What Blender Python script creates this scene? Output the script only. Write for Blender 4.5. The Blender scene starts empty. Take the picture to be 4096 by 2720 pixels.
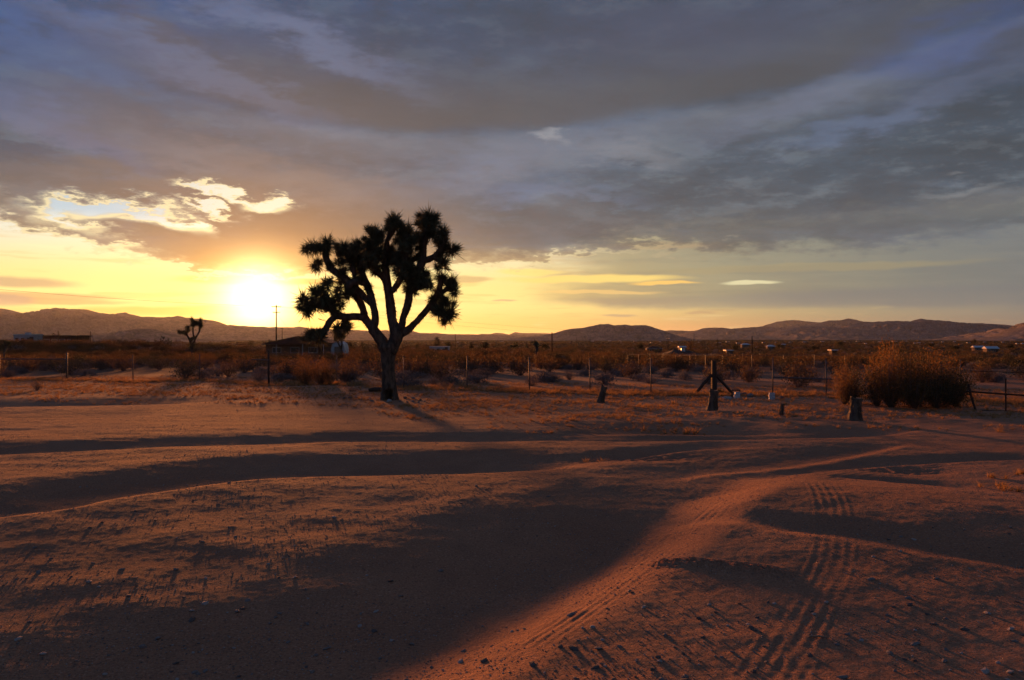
import bpy, math, random
import numpy as np
from mathutils import Vector, Matrix

# ------------------------------------------------------------------ camera
EYE = 1.9
FPX = 781.0            # focal length in pixels of a 1024 wide picture
HOR = 338.0            # row of the true horizon
scene = bpy.context.scene
col = scene.collection
cam_d = bpy.data.cameras.new("camera")
cam_d.sensor_width = 36.0
cam_d.lens = 36.0 * FPX / 1024.0
cam_d.clip_start = 0.1
cam_d.clip_end = 90000.0
cam = bpy.data.objects.new("camera", cam_d)
col.objects.link(cam)
cam.location = (0, 0, EYE)
cam.rotation_euler = (math.radians(90) - math.atan((340 - HOR) / FPX), 0, 0)
scene.camera = cam

scene.view_settings.view_transform = 'Standard'
scene.view_settings.look = 'None'
scene.view_settings.gamma = 1.0
EXPO = 1.3
scene.view_settings.exposure = EXPO
scene.view_settings.use_curve_mapping = False
scene.cycles.max_bounces = 6
scene.cycles.volume_bounces = 0
scene.cycles.transparent_max_bounces = 12

# ------------------------------------------------------------------ sun
def azel(px, py):
    a = math.atan2(px - 512, FPX)
    return a, math.atan((HOR - py) / FPX * math.cos(a))
SUN_AZ, SUN_EL = azel(257, 299)
sun_d = bpy.data.lights.new("sun", 'SUN')
sun_d.energy = 3.5
sun_d.angle = math.radians(4.5)
sun_d.color = (1.0, 0.32, 0.08)
sun = bpy.data.objects.new("sun", sun_d)
col.objects.link(sun)
sdir = Vector((math.sin(SUN_AZ) * math.cos(SUN_EL), math.cos(SUN_AZ) * math.cos(SUN_EL), math.sin(SUN_EL)))
sun.rotation_euler = sdir.to_track_quat('Z', 'Y').to_euler()
sun.location = (-60, 180, 60)

# ------------------------------------------------------------------ tiny node language
class G:
    """wraps a node tree; every method returns a socket"""
    def __init__(s, nt): s.nt = nt
    def node(s, t, **kw):
        n = s.nt.nodes.new(t)
        for k, v in kw.items(): setattr(n, k, v)
        return n
    def put(s, sock, v):
        if isinstance(v, bpy.types.NodeSocket): s.nt.links.new(v, sock)
        elif hasattr(sock.default_value, '__len__') and not hasattr(v, '__len__'): sock.default_value = [v] * len(sock.default_value)
        elif hasattr(v, '__len__') and len(sock.default_value) == 4 and len(v) == 3: sock.default_value = (*v, 1)
        else: sock.default_value = v
    def m(s, op, a, b=0.0, c=0.0, clamp=False):
        n = s.node('ShaderNodeMath', operation=op); n.use_clamp = clamp
        s.put(n.inputs[0], a); s.put(n.inputs[1], b); s.put(n.inputs[2], c)
        return n.outputs[0]
    def add(s, a, b): return s.m('ADD', a, b)
    def sub(s, a, b): return s.m('SUBTRACT', a, b)
    def mul(s, a, b): return s.m('MULTIPLY', a, b)
    def mad(s, a, b, c): return s.m('MULTIPLY_ADD', a, b, c)
    def ss(s, a, e0, e1, lo=0.0, hi=1.0):
        n = s.node('ShaderNodeMapRange', interpolation_type='SMOOTHSTEP')
        s.put(n.inputs[0], a); s.put(n.inputs[1], e0); s.put(n.inputs[2], e1); s.put(n.inputs[3], lo); s.put(n.inputs[4], hi)
        return n.outputs[0]
    def lin(s, a, e0, e1, lo=0.0, hi=1.0):
        n = s.node('ShaderNodeMapRange')
        s.put(n.inputs[0], a); s.put(n.inputs[1], e0); s.put(n.inputs[2], e1); s.put(n.inputs[3], lo); s.put(n.inputs[4], hi)
        return n.outputs[0]
    def gauss(s, q): return s.m('EXPONENT', s.mul(q, -1.0))
    def mix(s, f, a, b, mode='MIX'):
        n = s.node('ShaderNodeMix', data_type='RGBA', blend_type=mode)
        s.put(n.inputs[0], f); s.put(n.inputs[6], a); s.put(n.inputs[7], b)
        return n.outputs[2]
    def vec(s, x, y, z=0.0):
        n = s.node('ShaderNodeCombineXYZ')
        s.put(n.inputs[0], x); s.put(n.inputs[1], y); s.put(n.inputs[2], z)
        return n.outputs[0]
    def noise(s, v, sc, det=4.0, rough=0.5, dist=0.0, out=0):
        n = s.node('ShaderNodeTexNoise')
        s.put(n.inputs['Vector'], v); s.put(n.inputs['Scale'], sc); s.put(n.inputs['Detail'], det)
        s.put(n.inputs['Roughness'], rough); s.put(n.inputs['Distortion'], dist)
        return n.outputs[out]
    def ramp(s, f, stops, interp='LINEAR'):
        n = s.node('ShaderNodeValToRGB'); cr = n.color_ramp; cr.interpolation = interp
        while len(cr.elements) < len(stops): cr.elements.new(0.5)
        for e, (p, c) in zip(cr.elements, stops): e.position = p; e.color = (*c, 1)
        s.put(n.inputs[0], f); return n.outputs[0]
    def curve(s, x, pts):
        """pts (x,y) any range -> socket"""
        xs = [p[0] for p in pts]; ys = [p[1] for p in pts]
        x0, x1, y0, y1 = min(xs), max(xs), min(ys), max(ys)
        t = s.lin(x, x0, x1)
        n = s.node('ShaderNodeFloatCurve'); c = n.mapping.curves[0]
        q = sorted(((px - x0) / (x1 - x0), (py - y0) / (y1 - y0 + 1e-9)) for px, py in pts)
        c.points[0].location = q[0]; c.points[1].location = q[-1]
        for p in q[1:-1]: c.points.new(*p)
        n.mapping.update(); s.put(n.inputs[1], t)
        return s.mad(n.outputs[0], y1 - y0, y0)

def lin1(c): c /= 255.0; return c / 12.92 if c <= 0.04045 else ((c + 0.055) / 1.055) ** 2.4
def S(r, g, b): return (lin1(r), lin1(g), lin1(b))

# ------------------------------------------------------------------ world: evening sky under a cloud deck
world = bpy.data.worlds.new("World"); scene.world = world
world.use_nodes = True
nt = world.node_tree; nt.nodes.clear(); g = G(nt)
co = g.node('ShaderNodeTexCoord').outputs['Generated']
sep = g.node('ShaderNodeSeparateXYZ'); nt.links.new(co, sep.inputs[0])
X, Y, Z = sep.outputs
Zc = g.m('MAXIMUM', Z, 0.0)
az0 = g.m('ARCTAN2', X, Y); el0 = g.m('ARCSINE', Z)
K = 57.2958
az0 = g.mul(az0, K); el0 = g.mul(el0, K)             # degrees
def AE(px, py): a, e = azel(px, py); return a * K, e * K
# cloud plane coordinates (what a flat deck overhead gives)
inv = g.m('DIVIDE', 1.0, g.add(Zc, 0.10))
cpv = g.vec(g.mul(X, inv), g.mul(Y, inv), 0.0)
# seamless direction noise for warps and detail
dst = g.vec(X, Y, g.mul(Z, 3.2))
wn = g.noise(dst, 9.0, 3.0, 0.6, 0.0, 1)
wsep = g.node('ShaderNodeSeparateXYZ'); nt.links.new(wn, wsep.inputs[0])
wx = g.sub(wsep.outputs[0], 0.5); wy = g.sub(wsep.outputs[1], 0.5); wz = g.sub(wsep.outputs[2], 0.5)
fn = g.noise(dst, 34.0, 4.0, 0.65)
fx = g.sub(fn, 0.5)
az = g.add(g.mad(wx, 5.0, az0), g.mul(fx, 3.0)); el = g.add(g.mad(wy, 2.4, el0), g.mul(fx, 1.6))
azs = g.mad(wx, 1.5, az0); els = g.mad(wy, 0.8, el0)
def frame(A, E, rot):
    """direction coordinates turned by rot; returned as one vector socket"""
    if not rot: return g.vec(A, E, 0.0)
    c, s_ = math.cos(rot), math.sin(rot)
    return g.vec(g.add(g.mul(A, c), g.mul(E, s_)), g.sub(g.mul(E, c), g.mul(A, s_)), 0.0)
AZD = g.add(g.mad(wx, 7.0, az0), g.mul(fx, 2.6)); ELD = g.add(g.mad(wy, 5.0, el0), g.mul(fx, 2.0))
_fr = {}
def ell(px, py, rx, ry, rot=0.0, kind='hard'):
    """normalised distance (1 on the rim) from an ellipse given by its place in the sky"""
    rot = round(rot / 0.15) * 0.15 if abs(rot) > 0.04 else 0.0
    if (kind, rot) not in _fr:
        A, E = {'hard': (az, el), 'soft': (azs, els), 'deck': (AZD, ELD)}[kind]
        _fr[(kind, rot)] = frame(A, E, rot)
    a, e = AE(px, py); k = K / FPX; c, s_ = math.cos(rot), math.sin(rot)
    u, v = a * c + e * s_, e * c - a * s_
    n = g.node('ShaderNodeVectorMath', operation='MULTIPLY_ADD')
    nt.links.new(_fr[(kind, rot)], n.inputs[0]); n.inputs[1].default_value = (1 / (rx * k), 1 / (ry * k), 0); n.inputs[2].default_value = (-u / (rx * k), -v / (ry * k), 0)
    l = g.node('ShaderNodeVectorMath', operation='LENGTH'); nt.links.new(n.outputs[0], l.inputs[0])
    return l.outputs['Value']
# angle from the sun
dp = g.node('ShaderNodeVectorMath', operation='DOT_PRODUCT'); nt.links.new(co, dp.inputs[0]); dp.inputs[1].default_value = sdir
ang = g.mul(g.m('ARCCOSINE', g.m('MINIMUM', dp.outputs['Value'], 0.99999999)), K)
dazs = g.m('ABSOLUTE', g.sub(az0, SUN_AZ * K))

# clear air below and behind the deck: the physical sky plus low-sun scattering
sky = g.node('ShaderNodeTexSky', sky_type='NISHITA'); sky.sun_disc = False
sky.sun_elevation = SUN_EL; sky.sun_rotation = SUN_AZ; sky.altitude = 900; sky.dust_density = 2.0
low = g.ramp(g.lin(dazs, 0, 70), [(0.0, S(255, 206, 96)), (0.20, S(250, 198, 100)), (0.42, S(208, 160, 104)), (0.62, S(156, 134, 110)), (0.85, S(108, 106, 108)), (1.0, S(98, 98, 106))])
mid = g.ramp(g.lin(dazs, 0, 70), [(0.0, S(255, 240, 150)), (0.15, S(255, 234, 150)), (0.32, S(250, 222, 140)), (0.52, S(182, 168, 126)), (0.75, S(128, 130, 124)), (1.0, S(100, 105, 112))])
hgh = g.ramp(g.lin(dazs, 0, 70), [(0.0, S(244, 244, 225)), (0.3, S(214, 224, 222)), (0.5, S(160, 172, 180)), (1.0, S(96, 110, 135))])
clear = g.mix(g.ss(el0, 0.3, 2.6), low, mid)
clear = g.mix(g.ss(el0, 3.5, 8.5), clear, hgh)
# thin streaks low in the clear strip
st = g.noise(g.vec(X, Y, g.mul(Z, 14.0)), 6.0, 4.0, 0.62, 0.0)
stm = g.mul(g.ss(st, 0.53, 0.64), g.ss(el0, 8.5, 5.0))
clear = g.mix(g.mul(stm, 0.32), clear, g.mix(g.ss(dazs, 8, 45), S(232, 176, 96), S(150, 138, 122)))
stl = g.ss(st, 0.40, 0.30)
clear = g.mix(g.mul(stl, 0.30), clear, g.mix(g.ss(dazs, 8, 50), S(255, 246, 190), S(220, 190, 130)))
# grey-teal veil to the right of the tree, with bright slits
veil = g.mul(g.ss(g.add(az0, g.mul(wx, 9.0)), 0.0, 9.0), g.ss(g.add(g.add(el0, g.mul(wy, 1.2)), g.mul(fx, 0.5)), 1.9, 2.9))
vcol = g.ramp(g.lin(az0, 0, 40), [(0.0, S(176, 158, 112)), (0.35, S(150, 146, 122)), (0.7, S(122, 124, 120)), (1.0, S(112, 115, 120))])
vcol = g.mix(g.mul(g.ss(st, 0.42, 0.6), 0.25), vcol, S(100, 104, 108))
clear = g.mix(g.mul(veil, 0.88), clear, vcol)
for (px, py, rx, ry, c, s_) in [(590, 279, 90, 4.0, S(255, 220, 125), 0.9), (530, 272, 34, 3.5, S(255, 226, 130), 0.8), (662, 283, 34, 1.8, S(255, 205, 110), 0.9),
                               (751, 282.5, 27, 2.0, S(222, 214, 170), 1.0), (600, 292, 60, 2.0, S(250, 205, 125), 0.6), (660, 245, 60, 3.5, S(190, 150, 108), 0.5), (800, 268, 150, 4.0, S(165, 150, 112), 0.45)]:
    clear = g.mix(g.ss(ell(px, py, rx, ry, 0, 'soft'), 1.25, 0.6, 0.0, s_), clear, c)
# dark lenses of cloud low on the left and small ones right
for (px, py, rx, ry, c, s_) in [(18, 281, 42, 4.2, S(190, 165, 128), 0.9), (34, 295, 62, 3.2, S(205, 165, 115), 0.8), (52, 300.5, 62, 3.0, S(205, 162, 112), 0.8),
                               (5, 300, 22, 5.5, S(176, 152, 130), 0.8), (190, 311, 90, 4.5, S(238, 176, 86), 0.75), (250, 281, 60, 4.5, S(240, 178, 90), 0.75), (310, 281.5, 36, 3.0, S(205, 150, 82), 0.8),
                               (415, 302, 50, 2.2, S(235, 190, 120), 0.6), (465, 279, 26, 3, S(196, 168, 118), 0.8), (620, 315, 17, 1.4, S(176, 158, 128), 0.8), (505, 302, 12, 1.0, S(196, 170, 130), 0.8),
                               (700, 312, 13, 1.5, S(180, 150, 118), 0.6), (640, 300, 60, 3.0, S(165, 150, 118), 0.6), (800, 300, 210, 7.0, S(138, 136, 124), 0.55), (950, 296, 170, 10, S(116, 118, 120), 0.6)]:
    clear = g.mix(g.ss(ell(px, py, rx, ry, 0, 'soft'), 1.35, 0.6, 0.0, s_), clear, c)

# the deck
n1 = g.noise(cpv, 0.55, 3.0, 0.55, 0.0)
n2 = g.noise(g.vec(g.mul(X, g.mul(inv, 0.55)), g.mul(Y, g.mul(inv, 1.5))), 0.9, 4.0, 0.6, 0.0)
n3 = g.noise(dst, 14.0, 4.0, 0.6, 0.0)
dl = g.ramp(g.lin(az0, -36, 36), [(0.0, S(104, 102, 104)), (0.25, S(120, 108, 104)), (0.45, S(112, 108, 108)), (0.7, S(96, 97, 102)), (1.0, S(92, 95, 104))])
dm = g.ramp(g.lin(az0, -36, 36), [(0.0, S(80, 94, 118)), (0.35, S(90, 96, 112)), (0.6, S(92, 100, 115)), (1.0, S(80, 88, 105))])
dt = g.ramp(g.lin(az0, -36, 36), [(0.0, S(60, 88, 140)), (0.25, S(74, 92, 128)), (0.5, S(76, 82, 102)), (0.75, S(66, 72, 92)), (1.0, S(54, 64, 92))])
deck = g.mix(g.ss(el0, 5.5, 12.0), dl, dm)
deck = g.mix(g.ss(el0, 12.0, 21.0), deck, dt)
deck = g.mix(g.mul(g.ss(n1, 0.46, 0.64), 0.42), deck, S(118, 128, 158))
deck = g.mix(g.mul(g.ss(n1, 0.52, 0.36), 0.40), deck, S(72, 70, 76))
deck = g.mix(g.mul(g.ss(n2, 0.54, 0.68), 0.38), deck, S(128, 136, 160))
deck = g.mix(g.mul(g.ss(n2, 0.48, 0.34), 0.42), deck, S(74, 72, 76))
deck = g.mix(g.mul(g.ss(n3, 0.50, 0.66), g.ss(el0, 18, 9, 0.18, 0.42)), deck, S(132, 134, 144))
deck = g.mix(g.mul(g.ss(n3, 0.50, 0.34), 0.42), deck, S(70, 71, 80))
deck = g.mix(g.mul(g.ss(fn, 0.52, 0.68), g.ss(el0, 20, 10, 0.05, 0.16)), deck, S(140, 142, 152))
deck = g.mix(g.mul(g.ss(fn, 0.48, 0.32), g.ss(el0, 20, 10, 0.05, 0.14)), deck, S(66, 66, 76))
deck = g.mix(g.ss(az0, 14, -14), deck, (0.70, 0.87, 1.0), 'MULTIPLY')
deck = g.mix(1.0, deck, (0.82, 0.92, 0.91), 'MULTIPLY')
# big dark arch and its lighter underside
arch = g.curve(az0, [AE(-400, 60), AE(60, 60), AE(170, 92), AE(300, 122), AE(400, 134), AE(520, 134), AE(640, 118), AE(760, 98), AE(870, 72), AE(960, 30), AE(1300, -60)])
da = g.sub(g.add(el0, g.mul(wy, 1.2)), arch)
band = g.mul(g.ss(da, -0.25, 0.9), g.ss(da, 6.5, 1.2))
band = g.mul(band, g.mul(g.ss(az0, -32, -18), g.ss(az0, 40, 22)))
deck = g.mix(g.mul(band, 0.80), deck, S(84, 82, 84))
und = g.mul(g.ss(da, -3.2, -0.7), g.ss(da, 0.3, -0.5))
deck = g.mix(g.mul(und, g.mul(g.ss(az0, -30, -12), 0.35)), deck, S(124, 124, 132))
for (px, py, rx, ry, rot, c, s_) in [
    (553, 135, 12, 6, 0, S(165, 166, 170), 0.5), (630, 152, 60, 10, -0.1, S(140, 141, 148), 0.45), (500, 170, 70, 14, 0.1, S(120, 124, 138), 0.5),
    (525, 197, 42, 7, 0, S(102, 118, 146), 0.5), (600, 198, 45, 6, 0, S(106, 118, 142), 0.45), (490, 165, 30, 5, 0, S(106, 120, 146), 0.45),
    (960, 184, 22, 5, 0, S(150, 150, 152), 0.5), (985, 200, 60, 10, 0, S(112, 112, 118), 0.5), (860, 126, 80, 7, 0.1, S(100, 114, 142), 0.5), (800, 100, 90, 9, 0.35, S(112, 118, 140), 0.45),
    (960, 36, 70, 14, 0.2, S(74, 88, 134), 0.6), (1000, 60, 70, 16, 0.35, S(60, 62, 76), 0.6), (950, 90, 80, 12, 0.3, S(106, 114, 140), 0.4),
    (300, 35, 120, 14, -0.35, S(112, 124, 156), 0.55), (180, 60, 130, 12, -0.25, S(106, 118, 150), 0.5), (110, 40, 120, 12, -0.3, S(66, 76, 104), 0.35), (160, 25, 30, 10, -0.5, S(86, 82, 88), 0.5),
    (60, 122, 90, 13, -0.45, S(92, 106, 142), 0.6), (160, 125, 90, 12, -0.3, S(92, 88, 94), 0.5), (170, 145, 110, 10, -0.3, S(104, 106, 122), 0.4), (230, 165, 150, 12, -0.1, S(116, 110, 114), 0.4),
    (150, 188, 190, 13, 0, S(104, 97, 97), 0.65), (30, 210, 60, 14, 0, S(96, 94, 96), 0.5), (340, 190, 90, 16, 0, S(118, 114, 120), 0.5), (420, 225, 80, 24, 0, S(106, 102, 106), 0.5),
    (700, 228, 200, 16, 0.03, S(84, 82, 84), 0.6), (860, 215, 120, 22, 0.05, S(80, 80, 86), 0.55), (560, 225, 90, 14, 0, S(100, 101, 110), 0.4), (1000, 222, 60, 9, 0, S(92, 94, 98), 0.4),
    (700, 30, 160, 26, 0, S(78, 80, 98), 0.6)]:
    deck = g.mix(g.ss(ell(px, py, rx * 1.4, ry * 1.7, rot, 'deck'), 1.15, 0.05, 0.0, s_), deck, c)
# sun-warmed underside of the deck
warm = g.gauss(g.m('POWER', ell(262, 262, 150, 55, 0, 'soft'), 2.0))
deck = g.mix(g.mul(warm, 0.80), deck, S(160, 118, 88))
deck = g.mix(g.mul(g.gauss(g.m('POWER', ell(256, 276, 66, 22, 0, 'soft'), 2.0)), 0.97), deck, S(255, 176, 56))
deck = g.mix(g.mul(g.gauss(g.m('POWER', ell(540, 262, 200, 11, 0, 'soft'), 2.0)), 0.6), deck, S(172, 140, 98))
# lower edge of the deck
bnd = g.curve(az0, [AE(-900, 250), AE(-300, 236), AE(0, 227), AE(28, 232), AE(63, 242), AE(79, 250), AE(108, 251), AE(127, 256), AE(165, 264), AE(190, 270), AE(221, 276), AE(280, 277), AE(340, 274), AE(400, 270), AE(512, 265), AE(584, 256), AE(620, 249), AE(729, 248), AE(881, 244), AE(946, 235), AE(1024, 230), AE(1400, 240), AE(2500, 262)])
soft = g.ss(az0, 2, 14, 0.0, 1.0)
dd = g.sub(g.add(g.add(el0, g.mul(wy, 2.0)), g.mul(fx, 3.2)), bnd)
dq = g.m('DIVIDE', dd, g.mad(soft, 0.9, 0.55))
dmask = g.add(g.ss(dq, -0.5, 0.5, 0.0, 0.72), g.ss(dq, -1.1, 2.2, 0.0, 0.28))
lit_ = g.mul(g.mul(g.ss(dd, 3.2, 0.0), g.ss(dazs, 40, 10)), g.ss(az0, 4, -6))
deck = g.mix(g.mul(lit_, 0.34), deck, S(196, 164, 118))
# openings in the deck
hw_ = g.add(g.mul(fx, 2.6), g.mul(wz, 2.0))
def hole(px, py, rx, ry, rot=0.0): 
    q = g.add(ell(px, py, rx, ry, rot), hw_)
    return g.add(g.ss(q, 1.45, 0.5, 0.0, 0.62), g.ss(q, 2.4, 0.5, 0.0, 0.38))
h = hole(108, 209, 42, 7, -0.03)
for p in [(60, 206, 16, 8, 0.2), (62, 216, 24, 5, -0.25), (148, 217, 40, 5.5, -0.22), (236, 199, 20, 3.6, -0.35), (266, 208, 16, 3.6, 0.0), (216, 193, 18, 2.2, -0.2), (185, 222, 16, 3, -0.2), (205, 206, 14, 2.5, -0.3), (40, 238, 44, 7, -0.25), (95, 244, 22, 3, 0.0)]:
    h = g.m('MAXIMUM', h, hole(*p))
hc = g.mix(g.ss(az0, -28, -18), S(176, 202, 216), S(226, 226, 206))
hrim = g.ss(h, 0.05, 0.5)
dmask2 = g.mul(dmask, g.sub(1.0, h))
gap = g.mix(g.ss(el0, 7.2, 8.4), clear, hc)
rim = g.mul(g.mul(g.ss(dmask2, 0.02, 0.5), g.ss(dmask2, 0.98, 0.5)), g.ss(dazs, 38, 8))
skyc = g.mix(dmask2, gap, deck)
skyc = g.mix(g.mul(rim, 0.75), skyc, S(255, 236, 175))
# the sun's aureole through thin cloud
def addc(a, f, c): return g.mix(1.0, a, g.mix(f, (0, 0, 0), c), 'ADD')
w1 = g.gauss(g.m('POWER', g.mul(ang, 1 / 2.2), 2.0))
w2 = g.gauss(g.mul(ang, 1 / 3.6))
w3 = g.gauss(g.mul(ang, 1 / 11.0))
thick = g.mad(dmask2, -0.72, 1.0)
skyc = addc(skyc, g.m('MINIMUM', g.mul(w1, 1.0), 1.0), (3.2, 2.3, 1.1))
skyc = addc(skyc, g.mul(w2, g.mad(dmask2, -0.62, 1.0)), (1.2, 0.50, 0.075))
skyc = addc(skyc, g.mul(w3, thick), (0.035, 0.020, 0.003))
skyc = g.mix(g.ss(el0, -1.0, -6.0), skyc, S(60, 44, 40))
# cloud tops hide most of the blue above: add the bare sky faintly everywhere
bg1 = g.node('ShaderNodeBackground'); nt.links.new(skyc, bg1.inputs[0]); bg1.inputs[1].default_value = 2 ** -EXPO
bg2 = g.node('ShaderNodeBackground'); nt.links.new(sky.outputs[0], bg2.inputs[0]); bg2.inputs[1].default_value = 0.003
adds = g.node('ShaderNodeAddShader'); nt.links.new(bg1.outputs[0], adds.inputs[0]); nt.links.new(bg2.outputs[0], adds.inputs[1])
wo = g.node('ShaderNodeOutputWorld'); nt.links.new(adds.outputs[0], wo.inputs[0])
world.cycles.sampling_method = 'MANUAL'
world.cycles.sample_map_resolution = 512

# ------------------------------------------------------------------ helpers
rng = np.random.default_rng(7)
random.seed(7)

def tag(o, label=None, cat=None, group=None, kind=None):
    if label: o['label'] = label
    if cat: o['category'] = cat
    if group: o['group'] = group
    if kind: o['kind'] = kind
    return o
def empty(name, loc=(0, 0, 0), rz=0.0):
    o = bpy.data.objects.new(name, None); col.objects.link(o)
    o.location = loc; o.rotation_euler = (0, 0, rz); o.empty_display_size = 0.2
    return o
def link(name, mesh, parent=None, loc=(0, 0, 0), rot=(0, 0, 0), sc=(1, 1, 1), c=None):
    o = bpy.data.objects.new(name, mesh); (c or col).objects.link(o)
    if parent: o.parent = parent
    o.location = loc; o.rotation_euler = rot; o.scale = sc
    return o
def mesh_np(name, verts, faces, mat, smooth=False, matidx=None):
    """fast mesh from numpy arrays; faces is (n,3) or (n,4) or a list of them"""
    me = bpy.data.meshes.new(name)
    verts = np.asarray(verts, dtype=np.float32)
    fl = faces if isinstance(faces, list) else [faces]
    fl = [np.asarray(f, dtype=np.int32) for f in fl if len(f)]
    nl = sum(f.size for f in fl); nf = sum(len(f) for f in fl)
    me.vertices.add(len(verts)); me.vertices.foreach_set("co", verts.ravel())
    me.loops.add(nl); me.polygons.add(nf)
    me.loops.foreach_set("vertex_index", np.concatenate([f.ravel() for f in fl]))
    st = []; k = 0
    for f in fl:
        w = f.shape[1]; st.append(k + np.arange(len(f)) * w); k += f.size
    me.polygons.foreach_set("loop_start", np.concatenate(st).astype(np.int32))
    me.polygons.foreach_set("use_smooth", np.full(nf, smooth))
    for m_ in (mat if isinstance(mat, (list, tuple)) else [mat]):
        if m_: me.materials.append(m_)
    if matidx is not None: me.polygons.foreach_set("material_index", np.asarray(matidx, dtype=np.int32))
    me.update(calc_edges=True); me.validate()
    return me
class MB:
    """collects simple solids into one mesh"""
    def __init__(s): s.v = []; s.f3 = []; s.f4 = []; s.n = 0
    def raw(s, v, f3=(), f4=()):
        v = np.asarray(v, float).reshape(-1, 3); s.v.append(v)
        if len(f3): s.f3.append(np.asarray(f3) + s.n)
        if len(f4): s.f4.append(np.asarray(f4) + s.n)
        s.n += len(v); return s
    def box(s, c, d, rz=0.0, taper=1.0):
        x, y, z = d[0] / 2, d[1] / 2, d[2] / 2
        v = np.array([[sx * x * (taper if sz > 0 else 1), sy * y * (taper if sz > 0 else 1), sz * z] for sz in (-1, 1) for sy in (-1, 1) for sx in (-1, 1)])
        cs, sn = math.cos(rz), math.sin(rz)
        v = v @ np.array([[cs, sn, 0], [-sn, cs, 0], [0, 0, 1]]) + np.array(c)
        return s.raw(v, f4=[[0, 2, 3, 1], [4, 5, 7, 6], [0, 1, 5, 4], [2, 6, 7, 3], [0, 4, 6, 2], [1, 3, 7, 5]])
    def tube(s, pts, rad, n=8, cap=True, wob=0.0, r_=None):
        pts = [np.array(p, float) for p in pts]; rr = rad if hasattr(rad, '__len__') else [rad] * len(pts)
        vs = []; up = np.array([0, 0, 1.0]); prev = None
        for i, p in enumerate(pts):
            d = pts[min(i + 1, len(pts) - 1)] - pts[max(i - 1, 0)]; d /= np.linalg.norm(d) + 1e-9
            if prev is None:
                a = np.cross(d, up if abs(d[2]) < 0.9 else np.array([1.0, 0, 0]))
            else: a = prev - d * np.dot(prev, d)
            a /= np.linalg.norm(a) + 1e-9; prev = a; b = np.cross(d, a)
            for k in range(n):
                t = 2 * math.pi * k / n; q = rr[i] * (1 + (wob * (r_ or random).uniform(-1, 1) if wob else 0))
                vs.append(p + q * (math.cos(t) * a + math.sin(t) * b))
        f4 = [[i * n + k, i * n + (k + 1) % n, (i + 1) * n + (k + 1) % n, (i + 1) * n + k] for i in range(len(pts) - 1) for k in range(n)]
        f3 = []
        if cap:
            vs.append(pts[0]); vs.append(pts[-1]); m = len(pts) * n
            f3 = [[m, (k + 1) % n, k] for k in range(n)] + [[m + 1, (len(pts) - 1) * n + k, (len(pts) - 1) * n + (k + 1) % n] for k in range(n)]
        return s.raw(vs, f3=f3, f4=f4)
    def mesh(s, name, mat, smooth=False):
        return mesh_np(name, np.concatenate(s.v), [f for f in (np.concatenate(s.f3) if s.f3 else [], np.concatenate(s.f4) if s.f4 else []) if len(f)], mat, smooth)
    def build(s, name, mat, parent=None, smooth=False, **k): return link(name, s.mesh(name, mat, smooth), parent, **k)

# gradient noise in numpy
_pt = rng.permutation(4096); _ga = rng.uniform(0, 2 * math.pi, 4096)
def pn(x, y, s=0):
    x = np.asarray(x, float); y = np.asarray(y, float)
    xi = np.floor(x).astype(np.int64); yi = np.floor(y).astype(np.int64); fx_ = x - xi; fy_ = y - yi
    def gr(i, j, dx, dy):
        a = _ga[_pt[(_pt[(i + s * 131) & 4095] + j) & 4095]]
        return np.cos(a) * dx + np.sin(a) * dy
    u = fx_ ** 3 * (fx_ * (fx_ * 6 - 15) + 10); v = fy_ ** 3 * (fy_ * (fy_ * 6 - 15) + 10)
    a = gr(xi, yi, fx_, fy_); b = gr(xi + 1, yi, fx_ - 1, fy_); c = gr(xi, yi + 1, fx_, fy_ - 1); d = gr(xi + 1, yi + 1, fx_ - 1, fy_ - 1)
    return (a + u * (b - a)) + v * ((c + u * (d - c)) - (a + u * (b - a)))
def fbm(x, y, o=4, s=0, r=0.5):
    t = 0; a = 1.0
    for i in range(o): t = t + a * pn(x * 2 ** i, y * 2 ** i, s + i * 7); a *= r
    return t
def sst(x, a, b): t = np.clip((x - a) / (b - a), 0, 1); return t * t * (3 - 2 * t)

# ------------------------------------------------------------------ terrain
def P(px, py, z=0.0):
    """a spot on level ground z seen at that row and column from the camera"""
    y = (EYE - z) * FPX / (py - HOR); return ((px - 512) / FPX * y, y)
def PD(px, py, y): return Vector(((px - 512) / FPX * y, y, EYE + (HOR - py) / FPX * y))
def pline(x, y, pts):
    """signed distance (positive to the left of travel) and position along a polyline"""
    best = np.full(x.shape, 1e9); sg = np.zeros(x.shape); al = np.zeros(x.shape); L = 0.0
    for (x0, y0), (x1, y1) in zip(pts[:-1], pts[1:]):
        dx, dy = x1 - x0, y1 - y0; l = math.hypot(dx, dy)
        t = ((x - x0) * dx + (y - y0) * dy) / l ** 2; tc = np.clip(t, 0, 1)
        qx = x - x0 - tc * dx; qy = y - y0 - tc * dy; d = np.hypot(qx, qy)
        m = d < best; best = np.where(m, d, best)
        sg = np.where(m, np.where(dx * qy - dy * qx > 0, d, -d), sg); al = np.where(m, L + tc * l, al); L += l
    return sg, al, L
def smooth_pts(pts, n=5):
    out = []; p = [np.array(q, float) for q in pts]
    for i in range(len(p) - 1):
        a, b, c, d = p[max(i - 1, 0)], p[i], p[i + 1], p[min(i + 2, len(p) - 1)]
        for k in range(n):
            t = k / n; out.append(tuple(0.5 * ((2 * b) + (-a + c) * t + (2 * a - 5 * b + 4 * c - d) * t * t + (-a + 3 * b - 3 * c + d) * t ** 3)))
    out.append(tuple(p[-1])); return out
def dim(l): return [P(a * 0.4337, b * 0.4337) for a, b in l]

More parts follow.
